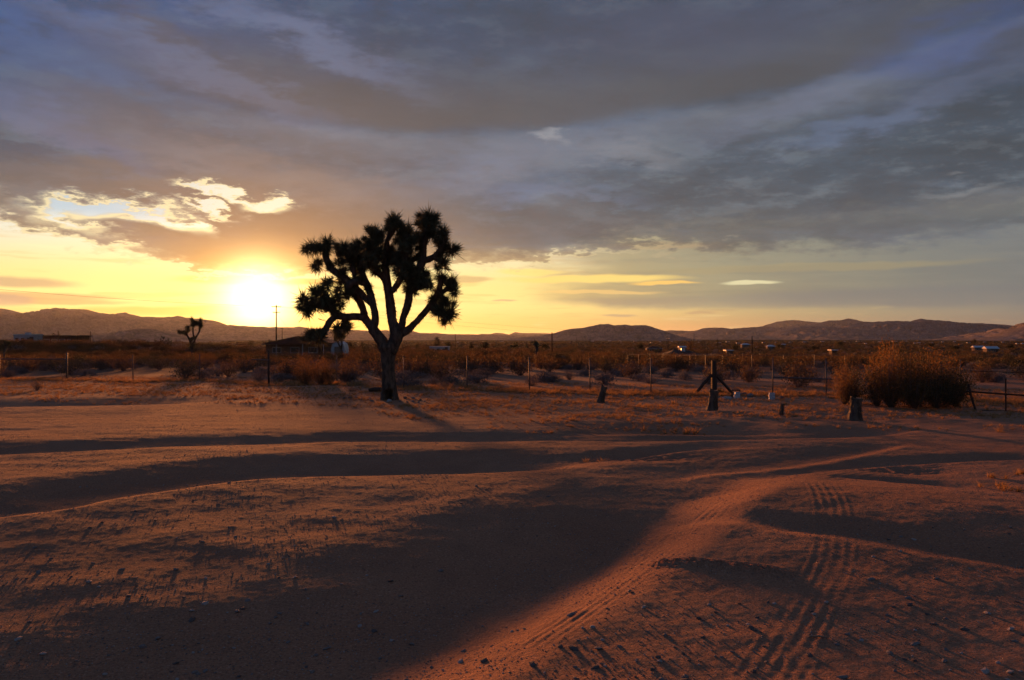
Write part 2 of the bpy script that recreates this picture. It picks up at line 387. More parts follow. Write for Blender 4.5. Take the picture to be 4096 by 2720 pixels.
crest1 = smooth_pts([(-9.5, 6.6)] + dim([(0, 1195), (300, 1150), (600, 1112), (900, 1100), (1100, 1095), (1300, 1084), (1480, 1070)]))
crest2 = smooth_pts([(-13, 12.0)] + dim([(0, 1052), (400, 1035), (700, 1025), (1000, 1022), (1300, 1021), (1500, 1022), (1800, 1018), (2030, 1008), (2200, 985)]))
crest3 = smooth_pts([(-26, 20.5)] + dim([(0, 941), (300, 935), (600, 925)]))
crest4 = smooth_pts(dim([(1560, 1110), (1640, 1096), (1750, 1088), (1900, 1070), (2040, 1045), (2160, 1020)]))
crest5 = smooth_pts(dim([(1250, 1003), (1450, 1000), (1700, 1000), (1950, 996)]))
crest6 = smooth_pts(dim([(1280, 1056), (1380, 1062), (1500, 1052), (1640, 1040), (1780, 1037)]))
crest7 = smooth_pts(dim([(1750, 1120), (1900, 1092), (2100, 1072), (2361, 1062), (2600, 1060)]))
wash = smooth_pts([(-2.6, 2.0), (-1.3, 3.3)] + dim([(980, 1568), (1200, 1466), (1410, 1345), (1540, 1240), (1640, 1170), (1740, 1130)]) + [(4.3, 11.6)])
branch = smooth_pts(dim([(1480, 1205), (1620, 1213), (1760, 1238), (1950, 1262), (2150, 1300), (2361, 1330), (2700, 1400)]))
hump = P(735 * 1.0, 530)
tracks = [(dim([(1210, 1470), (1330, 1395), (1440, 1320), (1520, 1262), (1560, 1235)]), 5, 0.075, 0.016),
          (dim([(1100, 1530), (1290, 1420), (1420, 1335)]), 3, 0.08, 0.010),
          (dim([(1600, 1203), (1680, 1165), (1770, 1128), (1830, 1105)]), 4, 0.09, 0.014),
          (dim([(1740, 1580), (1800, 1500), (1850, 1420), (1905, 1330), (1925, 1260), (1915, 1180), (1890, 1130)]), 5, 0.085, 0.012),
          (dim([(1830, 1580), (1860, 1480), (1900, 1380), (1930, 1300)]), 3, 0.08, 0.009),
          (dim([(0, 1420), (200, 1425), (450, 1432), (600, 1440)]), 4, 0.08, 0.006),
          (dim([(1300, 1390), (1600, 1300), (1850, 1345), (2100, 1380)]), 4, 0.08, 0.007),
          (dim([(1000, 1540), (1250, 1400), (1450, 1260), (1560, 1200)]), 6, 0.10, 0.006),
          (dim([(1880, 1120), (2000, 1088), (2200, 1065)]), 4, 0.13, 0.010),
          (dim([(2000, 1010), (1400, 1075), (900, 1108)]), 4, 0.10, 0.004)]

def trough(x, y, pts, W, A, B, ends=(1.0, 1.0), drop=0.28):
    s, al, L = pline(x, y, pts)
    u = s / W
    f = np.where(u > 0, sst(u, 0.0, drop) * (1 - sst(u, drop, 1.15)), 0.0)
    e = sst(al, -0.01, ends[0]) * (1 - sst(al, L - ends[1], L + 0.01))
    return (-A * f + B * np.exp(-(s / (0.55 * W)) ** 2)) * e
def base_h(r):
    return np.interp(r, [0, 30, 45, 70, 110, 160, 260, 420, 800, 1500, 3000, 9000, 40000], [0, 0.0, -0.12, -0.5, -1.1, -1.9, -3.2, -5.0, -6.5, -8.0, -8.0, -12.0, -60.0])
def ground(x, y, fine=True):
    x = np.atleast_1d(np.asarray(x, float)); y = np.atleast_1d(np.asarray(y, float))
    r = np.hypot(x, y)
    z = base_h(r)
    far = sst(r, 34, 60)
    z = z + far * (0.35 * fbm(x / 38, y / 38, 3, 3) + 0.10 * fbm(x / 7, y / 7, 2, 9)) * (1 + r / 600) * (1 - sst(r, 1200, 2500))
    z = z + 2.9 * np.exp(-((x + 98) / 45) ** 2 - ((y - 165) / 38) ** 2)
    z = z - sst(x / np.maximum(y, 1.0), 0.08, 0.26) * (y > 0) * np.interp(r, [90, 200, 400, 1000, 3000], [0, 2.0, 0.4, 0, 0])
    m = r < 42
    if m.any():
        xm, ym = x[m], y[m]; rm = r[m]
        q = trough(xm, ym, crest1, 2.3, 0.14, 0.025, (1.5, 2.2))
        q = q + trough(xm, ym, crest2, 2.0, 0.115, 0.02, (2.0, 2.5))
        q = q + trough(xm, ym, crest3, 3.2, 0.12, 0.02, (3.0, 5.0))
        q = q + trough(xm, ym, crest4, 1.2, 0.045, 0.005, (0.8, 2.0))
        q = q + trough(xm, ym, crest5, 2.2, 0.12, 0.03, (2.5, 2.5))
        q = q + trough(xm, ym, crest6, 0.9, 0.06, 0.01, (0.8, 1.5))
        q = q + trough(xm, ym, crest7, 0.8, 0.05, 0.0, (1.0, 2.5))
        # the wash: shaded left bank, sunlit right bank
        s, al, L = pline(xm, ym, wash); s = -s
        s = s + 0.30 + 0.22 * (1 - sst(ym, 5.0, 8.0)) + 0.06 * pn(xm * 1.1, ym * 1.1, 40)
        left = -0.105 * sst(s, -2.4, -0.35) * (1 - 0.5 * sst(ym, 7.2, 9.5)) - 0.019 * np.clip(s + 10, 0, 9.6) * (1 - sst(ym, 4.0, 11.0))
        right = 0.235 * sst(s, -0.25, 0.85) + 0.05 * sst(s, 0.6, 2.6) * (1 - sst(s, 2.8, 9.0))
        e = 1 - sst(al, L - 3.2, L - 0.1)
        q = q + (left + np.where(s > -0.6, right, 0)) * e
        q = q - 0.10 * sst(-s, -2.6, 0.0) * np.exp(-((ym - 4.5) / 3.0) ** 2) * 0
        q = q + trough(xm, ym, branch, 0.8, 0.045, 0.0, (0.8, 1.0), 0.5)
        # ground falls away to the right bottom corner
        q = q - 0.03 * sst(xm + 0.25 * (6 - ym), 3.0, 6.5) * (1 - sst(ym, 7.0, 10.0))
        xr_, yr_ = xm * 0.79 + ym * 0.61, ym * 0.79 - xm * 0.61
        # broad and middling swells, longer across than along
        am = sst(rm, 1.0, 4.0) * (1 - sst(rm, 26, 40)) + 0.4
        q = q + 0.012 * pn(xr_ / 0.9 + 3, yr_ / 0.7, 27) * sst(-xm + 3, 0, 3) * (1 - sst(ym, 9, 12))
        q = q + am * (0.020 * pn(xm / 3.6 + 5, ym / 2.4, 1) + 0.008 * pn(xm / 1.3, ym / 0.9, 2) + 0.0050 * pn(xm / 0.5, ym / 0.34, 4))
        xr_, yr_ = xm * 0.79 + ym * 0.61, ym * 0.79 - xm * 0.61
        q = q + 0.0032 * pn(xr_ / 0.23, yr_ / 0.19, 5) + 0.0030 * pn(xr_ / 0.08, yr_ / 0.07, 6) * (1 - sst(rm, 14, 22))
        # faint wheel lines across the levelled patch beyond the second crest
        q = q + 0.006 * pn(xm / 3.0, ym / 0.17, 8) * sst(ym, 13, 15) * (1 - sst(ym, 22, 27))
        for pts, n, sp, A in tracks:
            sp_ = smooth_pts(pts, 4); s2, al2, L2 = pline(xm, ym, sp_)
            w = n * sp / 2
            env = (1 - sst(np.abs(s2), w * 0.85, w * 1.05)) * sst(al2, 0, 0.25) * (1 - sst(al2, L2 - 0.3, L2))
            env = env * (0.55 + 0.45 * sst(pn(xm * 1.3, ym * 1.3, 21), -0.25, 0.15))
            q = q + 0.17 * A * env * (np.cos(s2 / sp * 2 * math.pi) * (0.8 + 0.5 * pn(xm * 5, ym * 5, 23)) - 0.35)
        # scraped spot left of centre right and churned line over the right mound
        for (cx, cy, rx, ry, a) in [(*P(622, 457.5), 1.0, 0.28, 0.05), (*P(905, 470), 0.5, 0.25, 0.05)]:
            d = ((xm - cx) / rx) ** 2 + ((ym - cy) / ry) ** 2
            q = q + np.exp(-d) * (-a + 0.06 * pn(xm * 9, ym * 9, 14))
        s3, al3, L3 = pline(xm, ym, smooth_pts(dim([(1530, 1292), (1640, 1305), (1760, 1320), (1850, 1342)])))
        q = q + np.exp(-(s3 / 0.10) ** 2) * (0.03 * np.abs(pn(xm * 11, ym * 11, 15)) + 0.02 * np.sin(s3 * 90)) * (1 - sst(al3, L3 - 0.3, L3)) * 1.6
        # dug lip and tread marks far right
        cx, cy = P(905, 486); ca, sa = math.cos(-0.5), math.sin(-0.5)
        u, v = (xm - cx) * ca + (ym - cy) * sa, -(xm - cx) * sa + (ym - cy) * ca
        q = q - 0.09 * np.exp(-(u / 0.7) ** 2) * sst(v, -0.02, 0.06) * (1 - sst(v, 0.06, 0.7))
        # rough rubble strip in front of the stumps
        q = q + 0.05 * sst(xm, 0, 4) * np.exp(-((ym - 19.3) / 1.6) ** 2) * pn(xm * 2.2, ym * 2.2, 17)
        z[m] += q * (1 - sst(rm, 30, 42))
    return z
def gz(x, y): return float(ground([x], [y])[0])

def mat_new(name, rough=0.9, spec=0.2):
    m = bpy.data.materials.new(name); m.use_nodes = True; nt = m.node_tree
    b = nt.nodes['Principled BSDF']; b.inputs['Roughness'].default_value = rough
    b.inputs['Specular IOR Level'].default_value = spec
    return m, G(nt), b
def mat_simple(name, c, c2=None, sc=8.0, rough=0.9, spec=0.2, bump=0.0, metal=0.0, stretch=None, bsc=None):
    m, g, b = mat_new(name, rough, spec); b.inputs['Metallic'].default_value = metal
    tc = g.node('ShaderNodeTexCoord').outputs['Object']
    if stretch:
        mp = g.node('ShaderNodeMapping'); g.nt.links.new(tc, mp.inputs[0]); mp.inputs['Scale'].default_value = stretch; tc = mp.outputs[0]
    n = g.noise(tc, sc, 4.0, 0.6)
    g.put(b.inputs['Base Color'], g.mix(g.ss(n, 0.35, 0.65), c, c2 or tuple(x * 0.65 for x in c)))
    if bump:
        bn = g.node('ShaderNodeBump'); g.put(bn.inputs['Height'], g.noise(tc, bsc or sc * 3, 3.0, 0.6)); bn.inputs['Strength'].default_value = bump; bn.inputs['Distance'].default_value = 0.02
        g.nt.links.new(bn.outputs[0], b.inputs['Normal'])
    return m

# soil: reddish decomposed granite, gritty
M = {}
m, g, b = mat_new("desert_soil", 1.0, 0.0)
gp = g.node('ShaderNodeNewGeometry').outputs['Position']
big = g.noise(gp, 0.35, 4.0, 0.6); med = g.noise(gp, 2.2, 5.0, 0.65); grit = g.noise(gp, 55.0, 3.0, 0.7); grit2 = g.noise(gp, 190.0, 2.0, 0.7)
c = g.mix(g.ss(big, 0.35, 0.65), (0.43, 0.21, 0.118), (0.37, 0.168, 0.092))
c = g.mix(g.mul(g.ss(med, 0.40, 0.70), 0.5), c, (0.30, 0.15, 0.09))
c = g.mix(g.ss(grit, 0.50, 0.66, 0.0, 0.75), c, (0.16, 0.085, 0.06))
c = g.mix(g.ss(grit, 0.42, 0.30, 0.0, 0.75), c, (0.58, 0.36, 0.25))
c = g.mix(g.ss(grit2, 0.62, 0.72, 0.0, 0.5), c, (0.45, 0.36, 0.30))
sp = g.node('ShaderNodeSeparateXYZ'); g.nt.links.new(gp, sp.inputs[0])
rr = g.m('POWER', g.add(g.mul(sp.outputs[0], sp.outputs[0]), g.mul(sp.outputs[1], sp.outputs[1])), 0.5)
# beyond the fence: greyer scrub floor, then the mottled valley of brush too far to tell apart
scr = g.mix(g.ss(med, 0.4, 0.6), (0.15, 0.10, 0.075), (0.085, 0.062, 0.045))
c = g.mix(g.ss(rr, 36, 60, 0, 0.75), c, scr)
vn = g.noise(gp, 0.035, 5.0, 0.75)
valley = g.mix(g.ss(vn, 0.46, 0.56), (0.040, 0.036, 0.022), (0.10, 0.065, 0.042))
c = g.mix(g.ss(rr, 180, 700, 0, 0.95), c, valley)
g.put(b.inputs['Base Color'], c)
g.put(b.inputs['Specular IOR Level'], g.ss(rr, 25, 70, 0.12, 0.0))
h1 = g.mul(g.noise(gp, 26.0, 4.0, 0.7), 0.7); h2 = g.mul(grit, 0.45); h3 = g.mul(grit2, 0.12)
bn = g.node('ShaderNodeBump'); g.put(bn.inputs['Height'], g.add(g.add(h1, h2), h3)); bn.inputs['Distance'].default_value = 0.055
g.put(bn.inputs['Strength'], g.ss(rr, 6, 40, 0.75, 0.45))
g.nt.links.new(bn.outputs[0], b.inputs['Normal'])
M['soil'] = m

def polar_ground():
    r = [2.2]
    while r[-1] < 30000:
        q = r[-1]
        k = 0.0034 if q < 15 else 0.006 if q < 30 else 0.011 if q < 80 else 0.028 if q < 2000 else 0.08
        r.append(q * (1 + k))
    r = np.array(r)
    a = np.concatenate([np.linspace(-180, -44, 44)[:-1], np.linspace(-44, -36, 30)[:-1], np.linspace(-36, 36, 760), np.linspace(36, 44, 30)[1:], np.linspace(44, 180, 44)[1:-1]])
    a = np.radians(a)
    R, A_ = np.meshgrid(r, a, indexing='ij')
    x = (R * np.sin(A_)).ravel(); y = (R * np.cos(A_)).ravel()
    z = ground(x, y)
    n, k = len(r), len(a)
    v = np.stack([x, y, z], 1)
    i = np.arange(n - 1)[:, None] * k; j = np.arange(k)[None, :]; j2 = (j + 1) % k
    f = np.stack([i + j, i + k + j, i + k + j2, i + j2], -1).reshape(-1, 4)[:, ::-1]
    v = np.concatenate([v, [[0, 0, gz(0, 0)]]]); c0 = len(v) - 1
    jj = np.arange(k)
    f3 = np.stack([np.full(k, c0), jj, (jj + 1) % k], 1)[:, ::-1]
    me = mesh_np('ground', v, [f3, f], M['soil'], True)
    return me
gmesh = polar_ground()
if gmesh.polygons[len(gmesh.polygons) // 2].normal.z < 0: gmesh.flip_normals()
tag(link('ground', gmesh), kind='structure')

# ------------------------------------------------------------------ hills
def hill_mat(name, c1, c2, sc):
    m, g, b = mat_new(name, 1.0, 0.0)
    gp = g.node('ShaderNodeNewGeometry').outputs['Position']
    n = g.noise(gp, sc, 6.0, 0.7); n2 = g.noise(gp, sc * 9, 4.0, 0.7)
    g.put(b.inputs['Base Color'], g.mix(g.ss(n2, 0.4, 0.65, 0, 0.6), g.mix(g.ss(n, 0.38, 0.62), c1, c2), (0.09, 0.078, 0.065)))
    return m
M['hill'] = hill_mat('rocky_hill', (0.24, 0.21, 0.195), (0.15, 0.13, 0.12), 0.012)
def hill(name, prof, D, depth, foot=0.0, seed=0, rough=0.05, step=0.6, dense=60):
    """a range whose skyline (column,row pairs) stands at distance D; real depth in front and behind"""
    px = np.arange(prof[0][0], prof[-1][0] + 0.1, step); py = np.interp(px, [p[0] for p in prof], [p[1] for p in prof])
    zc = EYE + (HOR - py) / FPX * D
    xc = (px - 512) / FPX * D
    nz = fbm(xc / (D * 0.010), xc * 0 + seed * 3.3, 5, seed, 0.6)
    zb = float(base_h(np.array([D]))[0]) - 6.0
    H = np.maximum(zc - zb, 0) ; tap = sst(px, px[0], px[0] + 6) * (1 - sst(px, px[-1] - 6, px[-1])) if foot == 0 else 1.0
    v = np.concatenate([np.linspace(-1, 0, dense), np.linspace(0, 1, dense // 3)[1:]])
    V_, I = np.meshgrid(v, np.arange(len(px)), indexing='ij')
    Yd = D + V_ * depth
    Xd = xc[I] * (1 + 0.0 * V_)
    bell = np.where(V_ < 0, (1 + V_), (1 - V_))
    bell = 0.35 * bell + 0.65 * bell ** 2.2
    s = D * 0.012
    rg = 1 - np.abs(fbm(Xd / (s * 2.2) + V_ * 1.2, Yd / (s * 3.0), 5, seed + 11, 0.55)) * 2.2
    gul = (rg - 0.6) * H[I] * 0.42 * np.minimum(1, (1 - bell) * 3.0) * np.minimum(1, bell * 4)
    Z_ = zb + H[I] * bell + gul + (V_ * 0 + 1) * bell * rough * H[I] * nz[I] * 1.0
    nr, nc = V_.shape
    i = np.arange(nr - 1)[:, None] * nc; j = np.arange(nc - 1)[None, :]
    f = np.stack([i + j, i + j + 1, i + nc + j + 1, i + nc + j], -1).reshape(-1, 4)
    return tag(link(name, mesh_np(name, np.stack([Xd.ravel(), Yd.ravel(), Z_.ravel()], 1), f, M['hill'], True)), kind='structure')

left_rng = [(-260, 318), (-180, 312), (-120, 309), (-60, 313), (0, 314.2), (30, 314.2), (42, 312.4), (56, 307.8), (68, 308.7), (88, 310), (95, 312.5), (112, 314), (116.5, 315.2), (125, 312), (135.6, 316), (153.5, 317), (169, 317.4), (178, 315.9), (186, 317.5), (204, 319), (215, 321), (222, 324.6), (250, 326), (267, 327), (293, 327.3), (299, 326.4), (310, 328.2), (357, 330), (373, 331), (386, 330), (394, 331.2), (409, 332), (413, 331), (420, 333), (437, 333), (447, 334), (475, 334.3), (518, 335.4), (560, 337), (600, 339)]
hill('hill_range', left_rng, 6500, 2400, seed=1, rough=0.03)
hill('hill_range', [(-240, 330), (-100, 322), (-20, 321), (40, 319.5), (75, 318.5), (86, 315.5), (103, 313.6), (112, 315.5), (135, 317.5), (150, 321), (190, 322.5), (240, 327), (300, 330.5), (380, 333.4), (470, 337), (520, 339)], 5200, 2200, seed=2, rough=0.02)
hill('hill_range', [(-300, 312), (-120, 314), (-40, 309), (0, 308.7), (5, 308.7), (14, 311), (26, 314), (60, 320), (90, 326)], 7400, 1200, seed=3, rough=0.02)
hill('hill', [(70, 340), (95, 335.2), (116.5, 333), (128, 330), (137.7, 328.6), (153.5, 329), (165, 332), (180, 336), (201, 339.2), (230, 341)], 1900, 420, seed=4, rough=0.03)
hill('hill', [(478, 342), (500, 339.6), (521, 337.4), (543, 335.3), (555, 332.9), (564, 330), (570, 328.8), (580, 328.1), (590, 326.2), (599.6, 324.3), (609, 324), (614, 325.2), (625, 324.4), (631, 325.4), (645, 325), (652, 326.9), (659.7, 330.6), (668, 335), (675, 338.4), (690, 341)], 3600, 900, seed=5, rough=0.03)
hill('hill_range', [(440, 337), (476, 334.8), (482, 333.8), (490, 334), (496, 332.7), (503, 333.2), (509, 334.5), (515, 332), (522, 333), (531, 333), (545, 333.2), (560, 334), (600, 336)], 10500, 1500, seed=6, rough=0.02)
hill('hill_range', [(630, 335), (652, 329), (657, 328.6), (664, 330.7), (670, 330.3), (689.5, 330.7), (710, 331.5), (740, 335)], 8600, 1500, seed=7, rough=0.03)
hill('hill_range', [(650, 341), (674.6, 337.3), (689.5, 332.9), (702.6, 328.2), (715, 327.4), (723, 327.8), (731, 328.8), (742, 328), (749, 327.4), (770, 326.7), (776, 327.9), (790, 327.6), (830, 330), (900, 336)], 6900, 2000, seed=8, rough=0.03)
hill('hill_range', [(730, 334), (745, 328.6), (762, 326.3), (777, 321.5), (790, 320.2), (799, 320.3), (812, 321.9), (821, 322.4), (850, 324), (900, 328), (960, 334)], 11500, 1500, seed=9, rough=0.02)
hill('hill_range', [(760, 333), (781.5, 327.4), (797, 324.7), (816.6, 324), (828, 320.3), (838, 320.6), (848, 318.4), (856, 319.7), (863.6, 321.7), (900, 326), (940, 332)], 8600, 1700, seed=10, rough=0.03)
hill('hill_range', [(750, 341), (764, 339), (772.8, 332.9), (790, 328), (803.5, 326.3), (818, 326.3), (830.6, 326.7), (843, 328), (848.7, 325), (863.6, 321.9), (881, 321.5), (893.4, 320.6), (910, 321.2), (916, 319.5), (921.5, 318.9), (933, 320.3), (951, 321.3), (964.4, 323.9), (984.6, 323.7), (990, 325), (1001, 326.7), (1012.7, 332.4), (1030, 338), (1045, 341)], 5600, 1700, seed=11, rough=0.035)
hill('hill_range', [(930, 328), (962, 323.5), (981, 323.2), (994, 324), (1018, 325.9), (1060, 324), (1120, 320), (1200, 324), (1300, 330)], 9200, 1500, seed=12, rough=0.03)
hill('hill', [(985, 342), (1004.8, 337), (1013.6, 332.9), (1024, 327.2), (1045, 320), (1080, 312), (1130, 309), (1190, 314), (1260, 326), (1310, 339)], 3000, 900, seed=13, rough=0.04)

# ------------------------------------------------------------------ haze
hz = MB().box((0, 9000, 95), (84000, 84000, 415)).build('haze', None)
hz['kind'] = 'stuff'
hm = bpy.data.materials.new('haze'); hm.use_nodes = True; hm.node_tree.nodes.clear()
pv = hm.node_tree.nodes.new('ShaderNodeVolumePrincipled'); ho = hm.node_tree.nodes.new('ShaderNodeOutputMaterial')
pv.inputs['Color'].default_value = (0.72, 0.86, 1.0, 1); pv.inputs['Density'].default_value = 1.1e-5; pv.inputs['Anisotropy'].default_value = 0.6
hm.node_tree.links.new(pv.outputs[0], ho.inputs['Volume']); hz.data.materials.append(hm)

# ------------------------------------------------------------------ materials for things
def leafy(name, c, c2, trans=0.35, tc=None):
    m, g, b = mat_new(name, 0.7, 0.25)
    ob = g.node('ShaderNodeObjectInfo'); gp = g.node('ShaderNodeNewGeometry').outputs['Position']
    n = g.noise(gp, 7.0, 2.0, 0.6)
    cc = g.mix(g.ss(g.add(n, g.mul(g.sub(ob.outputs['Random'], 0.5), 0.25)), 0.38, 0.62), c, c2)
    g.put(b.inputs['Base Color'], cc)
    t = g.node('ShaderNodeBsdfTranslucent'); g.put(t.inputs[0], tc or cc)
    ms = g.node('ShaderNodeMixShader'); ms.inputs[0].default_value = trans
    g.nt.links.new(b.outputs[0], ms.inputs[1]); g.nt.links.new(t.outputs[0], ms.inputs[2])
    g.nt.links.new(ms.outputs[0], g.nt.nodes['Material Output'].inputs[0]); return m
M['bark'] = mat_simple('shaggy_bark', (0.15, 0.105, 0.075), (0.055, 0.042, 0.032), 9, bump=0.9, stretch=(1, 1, 0.4), bsc=30)
M['yucca'] = leafy('bayonet_leaf', (0.095, 0.10, 0.052), (0.13, 0.12, 0.065), 0.15)
M['deadleaf'] = leafy('dead_leaf', (0.19, 0.13, 0.08), (0.11, 0.075, 0.05), 0.2)
M['creosote'] = leafy('creosote_leaf', (0.10, 0.068, 0.028), (0.066, 0.052, 0.022), 0.3, (0.16, 0.09, 0.028))
M['bigbush'] = leafy('bush_leaf', (0.15, 0.090, 0.032), (0.10, 0.066, 0.026), 0.4, (0.26, 0.13, 0.034))
M['olive'] = leafy('olive_leaf', (0.068, 0.058, 0.025), (0.045, 0.042, 0.018), 0.3)
M['sage'] = leafy('grey_brush_leaf', (0.19, 0.165, 0.155), (0.13, 0.112, 0.105), 0.2)
M['twig'] = leafy('dry_twig', (0.20, 0.14, 0.11), (0.12, 0.085, 0.07), 0.15)
M['straw'] = leafy('dry_grass', (0.36, 0.21, 0.09), (0.25, 0.14, 0.065), 0.5, (0.46, 0.25, 0.09))
M['wood'] = mat_simple('weathered_wood', (0.085, 0.060, 0.045), (0.045, 0.033, 0.026), 5, bump=0.5, stretch=(6, 6, 0.6))
M['cutwood'] = mat_simple('sawn_wood', (0.30, 0.21, 0.14), (0.20, 0.14, 0.10), 14, bump=0.3)
M['pole'] = mat_simple('creosoted_pole', (0.055, 0.038, 0.028), (0.035, 0.025, 0.02), 4)
M['galv'] = mat_simple('galvanised_pipe', (0.085, 0.085, 0.09), (0.06, 0.06, 0.065), 12, rough=0.6, spec=0.3)
M['wirem'] = mat_simple('galvanised_wire', (0.16, 0.15, 0.15), (0.12, 0.11, 0.11), 12, rough=0.6)
M['rust_and_flare'] = mat_simple('rust_and_flare_tint', (0.09, 0.045, 0.03), (0.05, 0.03, 0.022), 12, bump=0.2)  # real rust on gate and can handle; lens flare tint on one bare pole
M['rock'] = mat_simple('grey_stone', (0.27, 0.235, 0.215), (0.17, 0.15, 0.14), 6, bump=0.6)
M['darkrock'] = mat_simple('dark_stone', (0.15, 0.125, 0.115), (0.10, 0.085, 0.08), 6, bump=0.6)
M['palerock'] = mat_simple('pale_stone', (0.42, 0.37, 0.33), (0.30, 0.26, 0.24), 6, bump=0.5)
M['white'] = mat_simple('white_paint', (0.42, 0.42, 0.43), (0.33, 0.33, 0.34), 1.5)
M['whiteroof'] = mat_simple('pale_roofing', (0.58, 0.60, 0.62), (0.46, 0.48, 0.50), 0.8, rough=0.6)
M['stucco'] = mat_simple('tan_stucco', (0.21, 0.15, 0.11), (0.16, 0.115, 0.085), 2.0)
M['shingle'] = mat_simple('dark_shingles', (0.060, 0.050, 0.045), (0.040, 0.034, 0.030), 3.0, stretch=(1, 1, 6))
M['brownwall'] = mat_simple('brown_boards', (0.12, 0.075, 0.05), (0.08, 0.05, 0.035), 2.0)
M['redroof'] = mat_simple('red_brown_roofing', (0.12, 0.062, 0.045), (0.08, 0.045, 0.035), 2.0)
M['glass'] = mat_simple('dark_glass', (0.03, 0.035, 0.045), (0.02, 0.025, 0.03), 1, rough=0.15, spec=0.6)
M['tin'] = mat_simple('dented_tin', (0.60, 0.60, 0.62), (0.40, 0.40, 0.42), 18, rough=0.45, spec=0.5, bump=0.4)

# ------------------------------------------------------------------ the big joshua tree
TY = 24.0
TBX, TBY = (389.5 - 512) / FPX * TY, TY
tree_z = gz(TBX, TBY)
def T(X, Y, d=0.0):
    """tree sketch units -> metres, relative to the foot of the trunk"""
    x = ((287.5 + 0.0925 * X) - 512) / FPX * TY - TBX
    z = EYE + (HOR - (205 + 0.0925 * Y)) / FPX * TY - tree_z
    return np.array([x, d, z])
UN = 0.0925 * TY / FPX
def catmull(P_, k=4):
    P_ = [np.array(p, float) for p in P_]; out = []
    for i in range(len(P_) - 1):
        a, b, c, d = P_[max(i - 1, 0)], P_[i], P_[i + 1], P_[min(i + 2, len(P_) - 1)]
        for j in range(k):
            t = j / k; out.append(0.5 * ((2 * b) + (-a + c) * t + (2 * a - 5 * b + 4 * c - d) * t * t + (-a + 3 * b - 3 * c + d) * t ** 3))
    out.append(P_[-1]); return out
def limb_mesh(pts, n=14, k=5, seed=0, rough=0.13, hollow=False):
    """pts: (x,y,z,radius); a furrowed tapering limb"""
    q = catmull(pts, k); vs = []; prev = None; L = 0.0
    for i, p in enumerate(q):
        d = q[min(i + 1, len(q) - 1)][:3] - q[max(i - 1, 0)][:3]; d = d / (np.linalg.norm(d) + 1e-9)
        a = (np.cross(d, [0.3, 1, 0.1]) if prev is None else prev - d * np.dot(prev, d)); a /= np.linalg.norm(a) + 1e-9; prev = a; b = np.cross(d, a)
        if i: L += np.linalg.norm(q[i][:3] - q[i - 1][:3])
        th = np.arange(n) * 2 * math.pi / n
        nn = pn(np.cos(th) * 2.2 + seed * 5, np.sin(th) * 2.2 + L * 1.3, 31) * 1.0 + pn(np.cos(th) * 4.4 + seed, np.sin(th) * 4.4 + L * 9.0, 33) * 0.9
        r = p[3] * (1 + rough * nn)
        ring = p[:3] + r[:, None] * (np.cos(th)[:, None] * a + np.sin(th)[:, None] * b)
        if hollow:
            zz = ring[:, 2]; xx = ring[:, 0]
            w = np.exp(-(np.abs(xx - 0.005) / 0.095) ** 4) * (1 - sst(zz, 0.22, 0.36)) * (ring[:, 1] < p[1])
            ring[:, 1] += w * p[3] * 1.45
        vs.append(ring)
    m = len(q); v = np.concatenate(vs + [[q[0][:3]], [q[-1][:3]]])
    i = np.arange(m - 1)[:, None] * n; j = np.arange(n)[None, :]; j2 = (j + 1) % n
    f4 = np.stack([i + j, i + j2, i + n + j2, i + n + j], -1).reshape(-1, 4)
    jj = np.arange(n); f3 = np.concatenate([np.stack([np.full(n, m * n), (jj + 1) % n, jj], 1), np.stack([np.full(n, m * n + 1), (m - 1) * n + jj, (m - 1) * n + (jj + 1) % n], 1)])
    return v, f3, f4, q
def leaf_ball(name, n, seed, wid=0.045, back=-0.5, droop=0.0, mat=None):
    """ball of stiff bayonet leaves, radius 1, pointing mainly along +Z"""
    R_ = np.random.default_rng(seed); vs = []; f3 = []; k = 0
    while k < n:
        d = R_.normal(size=3); d /= np.linalg.norm(d)
        if d[2] < back + R_.uniform(-0.3, 0.3): continue
        l = R_.uniform(0.62, 1.08) if R_.uniform() < 0.88 else R_.uniform(1.1, 1.3)
        s = np.cross(d, R_.normal(size=3)); s /= np.linalg.norm(s); w = wid * R_.uniform(0.7, 1.2)
        o = np.array([0, 0, R_.uniform(-0.35, 0.25)])
        m_ = o + d * l * 0.5 + np.array([0, 0, -droop * 0.1]); t = o + d * l + np.array([0, 0, -droop * l * 0.3])
        b0 = o + d * 0.12
        i = len(vs); vs += [b0 + s * w * 0.7, b0 - s * w * 0.7, m_ + s * w * 0.6, m_ - s * w * 0.6, t]
        f3 += [[i, i + 1, i + 3], [i, i + 3, i + 2], [i + 2, i + 3, i + 4]]; k += 1
    return mesh_np(name, vs, np.array(f3), mat or M['yucca'])
BALLS = [leaf_ball('leaf_cluster', 230, 10 + i, 0.042, -0.55 + 0.15 * (i % 2)) for i in range(5)]
BALLS_LOW = [leaf_ball('leaf_cluster', 60, 40 + i, 0.09, -0.6) for i in range(3)]
def blades(name, spots, mat, parent, wid=0.012):
    vs = []; f = []
    for p, d, l in spots:
        s = np.cross(d, [random.uniform(-1, 1) for _ in range(3)]); s = s / (np.linalg.norm(s) + 1e-9) * wid
        i = len(vs); vs += [p + s, p - s, p + d * l]; f.append([i, i + 1, i + 2])
    o = link(name, mesh_np(name, vs, np.array(f), mat), parent); o['kind'] = 'stuff'; return o

